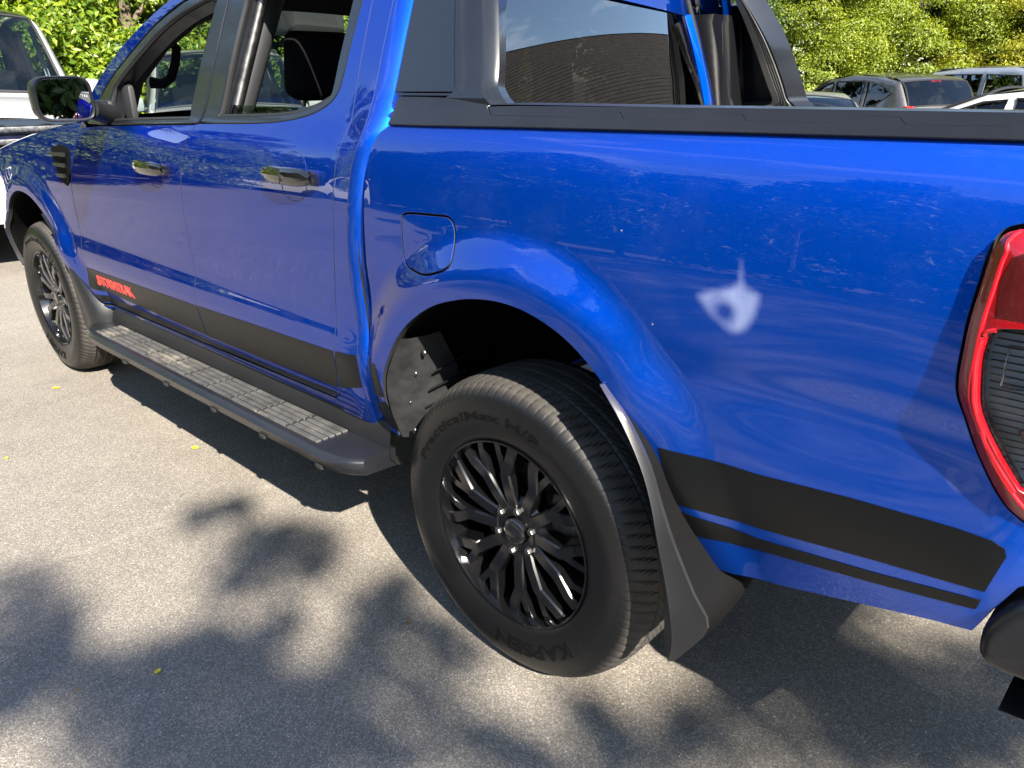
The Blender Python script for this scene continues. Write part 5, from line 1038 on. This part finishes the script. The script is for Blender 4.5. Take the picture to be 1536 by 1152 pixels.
for k in range(46):       # the rest of the crown, further out
    a = rng.uniform(-2.6, .9); r = rng.uniform(.4, 2.6); c = np.array([r*math.cos(a)+.6, r*math.sin(a)-.9, rng.uniform(6.0, 9.8)]); q = c+rb; sh = q-np.array([1.2, -.5, 1.0])*q[2]
    if sh[1] > -1.0: continue
    cen.append(c); C, D = clumps([c], [rng.uniform(.4, .7)], 420); Cs.append(C); Ds.append(D)
leaves_mesh('foliage', np.vstack(Cs), np.vstack(Ds), .085, LEAF['pale'], root)
bm = bmesh.new(); top = Vector((-.3, .5, 7.2)); bm_tube(bm, [(0, 0, -.2), (-.05, .1, 2.8), (-.2, .3, 5.4), top, (-.5, .6, 9.2)], [.24, .19, .15, .11, .03], 12)
hubs = [Vector((-1.6, 1.5, 7.7)), Vector((-2.2, 2.4, 7.9)), Vector((-1.0, 2.6, 7.8)), Vector((-3.0, 2.6, 8.0)), Vector((.4, -.8, 8.0)), Vector((.9, -1.9, 7.4))]
for hb in hubs: bm_tube(bm, [(-.18, .28, 5.2), Vector((-.18, .28, 5.2)).lerp(hb, .5)+Vector((0, 0, .35)), hb], [.09, .06, .03], 8)
for c in cen[::2]:
    c = Vector(c); hb = min(hubs, key=lambda q: (q-c).length); bm_tube(bm, [hb, hb.lerp(c, .55)+Vector((0, 0, -.12)), c], [.016, .010, .004], 5)
from_bm('trunk', bm, M['bark'], root, True)

# ------------------------------------------------------------------ the house mirrored in the rear window
def house(loc, rz):
    h = thing('house', 'brick bungalow with a brown tiled roof, only seen mirrored in the pickup rear window', 'house', (*loc, float(ground_z(*loc))), rz)
    W_, D_, HW = 9.0, 7.0, 2.5; brick = mat('red_brick', (.22, .10, .065), .85, noise=(9, .25)); tile = mat('brown_roof_tile', (.060, .046, .036), .85, noise=(6, .3)); trimw = mat('white_bargeboard', (.70, .69, .66), .5)
    bm = bmesh.new(); bm_box(bm, (0, 0, HW/2), (W_, D_, HW)); v = [bm.verts.new(p) for p in ((-W_/2, -D_/2, HW), (-W_/2, D_/2, HW), (-W_/2, 0, HW+2.9), (W_/2, -D_/2, HW), (W_/2, D_/2, HW), (W_/2, 0, HW+2.9))]
    bm.faces.new(v[:3]); bm.faces.new(v[3:][::-1]); from_bm('wall', bm, brick, h)
    bm = bmesh.new(); n = 40
    for s in (-1, 1):
        for k in range(n):
            t0, t1 = k/n, (k+1.15)/n; y0, y1 = s*(D_/2+.35)*(1-t0), s*(D_/2+.35)*(1-t1); z0, z1 = HW-.25+3.2*t0, HW-.25+3.2*t1
            ps = [(-W_/2-.3, y0, z0+.036), (W_/2+.3, y0, z0+.036), (W_/2+.3, y1, z1+.03), (-W_/2-.3, y1, z1+.03)]; vt = [bm.verts.new(p) for p in ps]; vb = [bm.verts.new((p[0], p[1], p[2]-.05)) for p in ps]
            bm.faces.new(vt); bm.faces.new(vb)
            for i in range(4): bm.faces.new((vt[i], vt[(i+1) % 4], vb[(i+1) % 4], vb[i]))
    rf_ = from_bm('roof', bm, tile, h)
    for e in (-1, 1):
        for s in (-1, 1):
            a = Vector((e*(W_/2+.32), s*(D_/2+.35), HW-.25)); b = Vector((e*(W_/2+.32), 0, HW+3.0)); d = b-a; box('bargeboard', (a+b)/2, (.04, d.length, .22), trimw, rf_, .005, Matrix.Rotation(math.atan2(d.z, d.y), 3, 'X'))
    for x in (-2.6, 0.2, 2.8):
        f = box('window', (x, -D_/2-.01, 1.45), (1.3, .06, 1.1), trimw, h, .01)
        for s in (-.32, .32): box('pane', (x+s, -D_/2-.035, 1.45), (.54, .03, .95), M['gloss'], f, .004)
    return h
house((8.6, 13.2), R(-52))
# red car and a pale wall of parked van on the lane end catch the rear window's lower edge only; none built

# ------------------------------------------------------------------ fallen leaves on the asphalt
lm = mat('yellow_leaf', (.62, .50, .02), .5); lm2 = mat('brown_leaf', (.24, .13, .05), .6)
def fallen(label, u, v, size, rot, mt):
    p = unproject(u, v); L = []; n = 9
    for i in range(n):
        t = i/(n-1); w_ = .42*math.sin(math.pi*t**.8)*(1-.2*t); cz = .05+.22*(t-.5)**2
        L.append([(size*(t-.5), size*w_*q, size*(cz+.28*abs(q)*w_+.03*math.sin(7*t))) for q in (-1, -.5, 0, .5, 1)])
    o = grid_mesh('fallen_leaf', L, mt, loc=(p.x, p.y, .001)); o.rotation_euler = (0, 0, rot); tag(o, label, 'leaf', 'fallen leaves on the asphalt'); return o
fallen('bright yellow fallen leaf beside the running board shadow', 293, 673, .034, .4, lm)
fallen('yellow fallen leaf curled on the shaded asphalt at lower left', 237, 1008, .022, 2.2, lm)
fallen('small yellow fallen leaf near the front wheel', 85, 583, .035, 1.2, lm)
fallen('tiny brown fallen leaf left of the rear tyre', 613, 934, .018, .2, lm2)
fallen('small pale leaf at the left edge of the asphalt', 10, 688, .024, 2.9, lm)
fallen('brown scrap of leaf in the dappled shade at lower left', 118, 1035, .013, .9, lm2)
# grit and litter too small to count
bm = bmesh.new()
for k in range(420):
    u, v = rng.uniform(0, 1500), rng.uniform(620, 1150); p = unproject(u, v); s = rng.uniform(.0009, .0026); a = rng.uniform(0, 3.14); d = Vector((math.cos(a), math.sin(a), 0)); e = Vector((-d.y, d.x, 0)); L = rng.uniform(1, 3.2)
    vs_ = [bm.verts.new(p+Vector((0, 0, .0012))+d*s*L*i+e*s*j) for i, j in ((-1, -.5), (1, -.6), (1.1, .5), (-.9, .6))]; vs_.append(bm.verts.new(p+Vector((0, 0, .0022)))); bm.faces.new(vs_[:4])
    for i in range(4): bm.faces.new((vs_[i], vs_[(i+1) % 4], vs_[4]))
gr = from_bm('ground_litter', bm, mat('pale_litter', (.34, .30, .22), .8)); gr['kind'] = 'stuff'
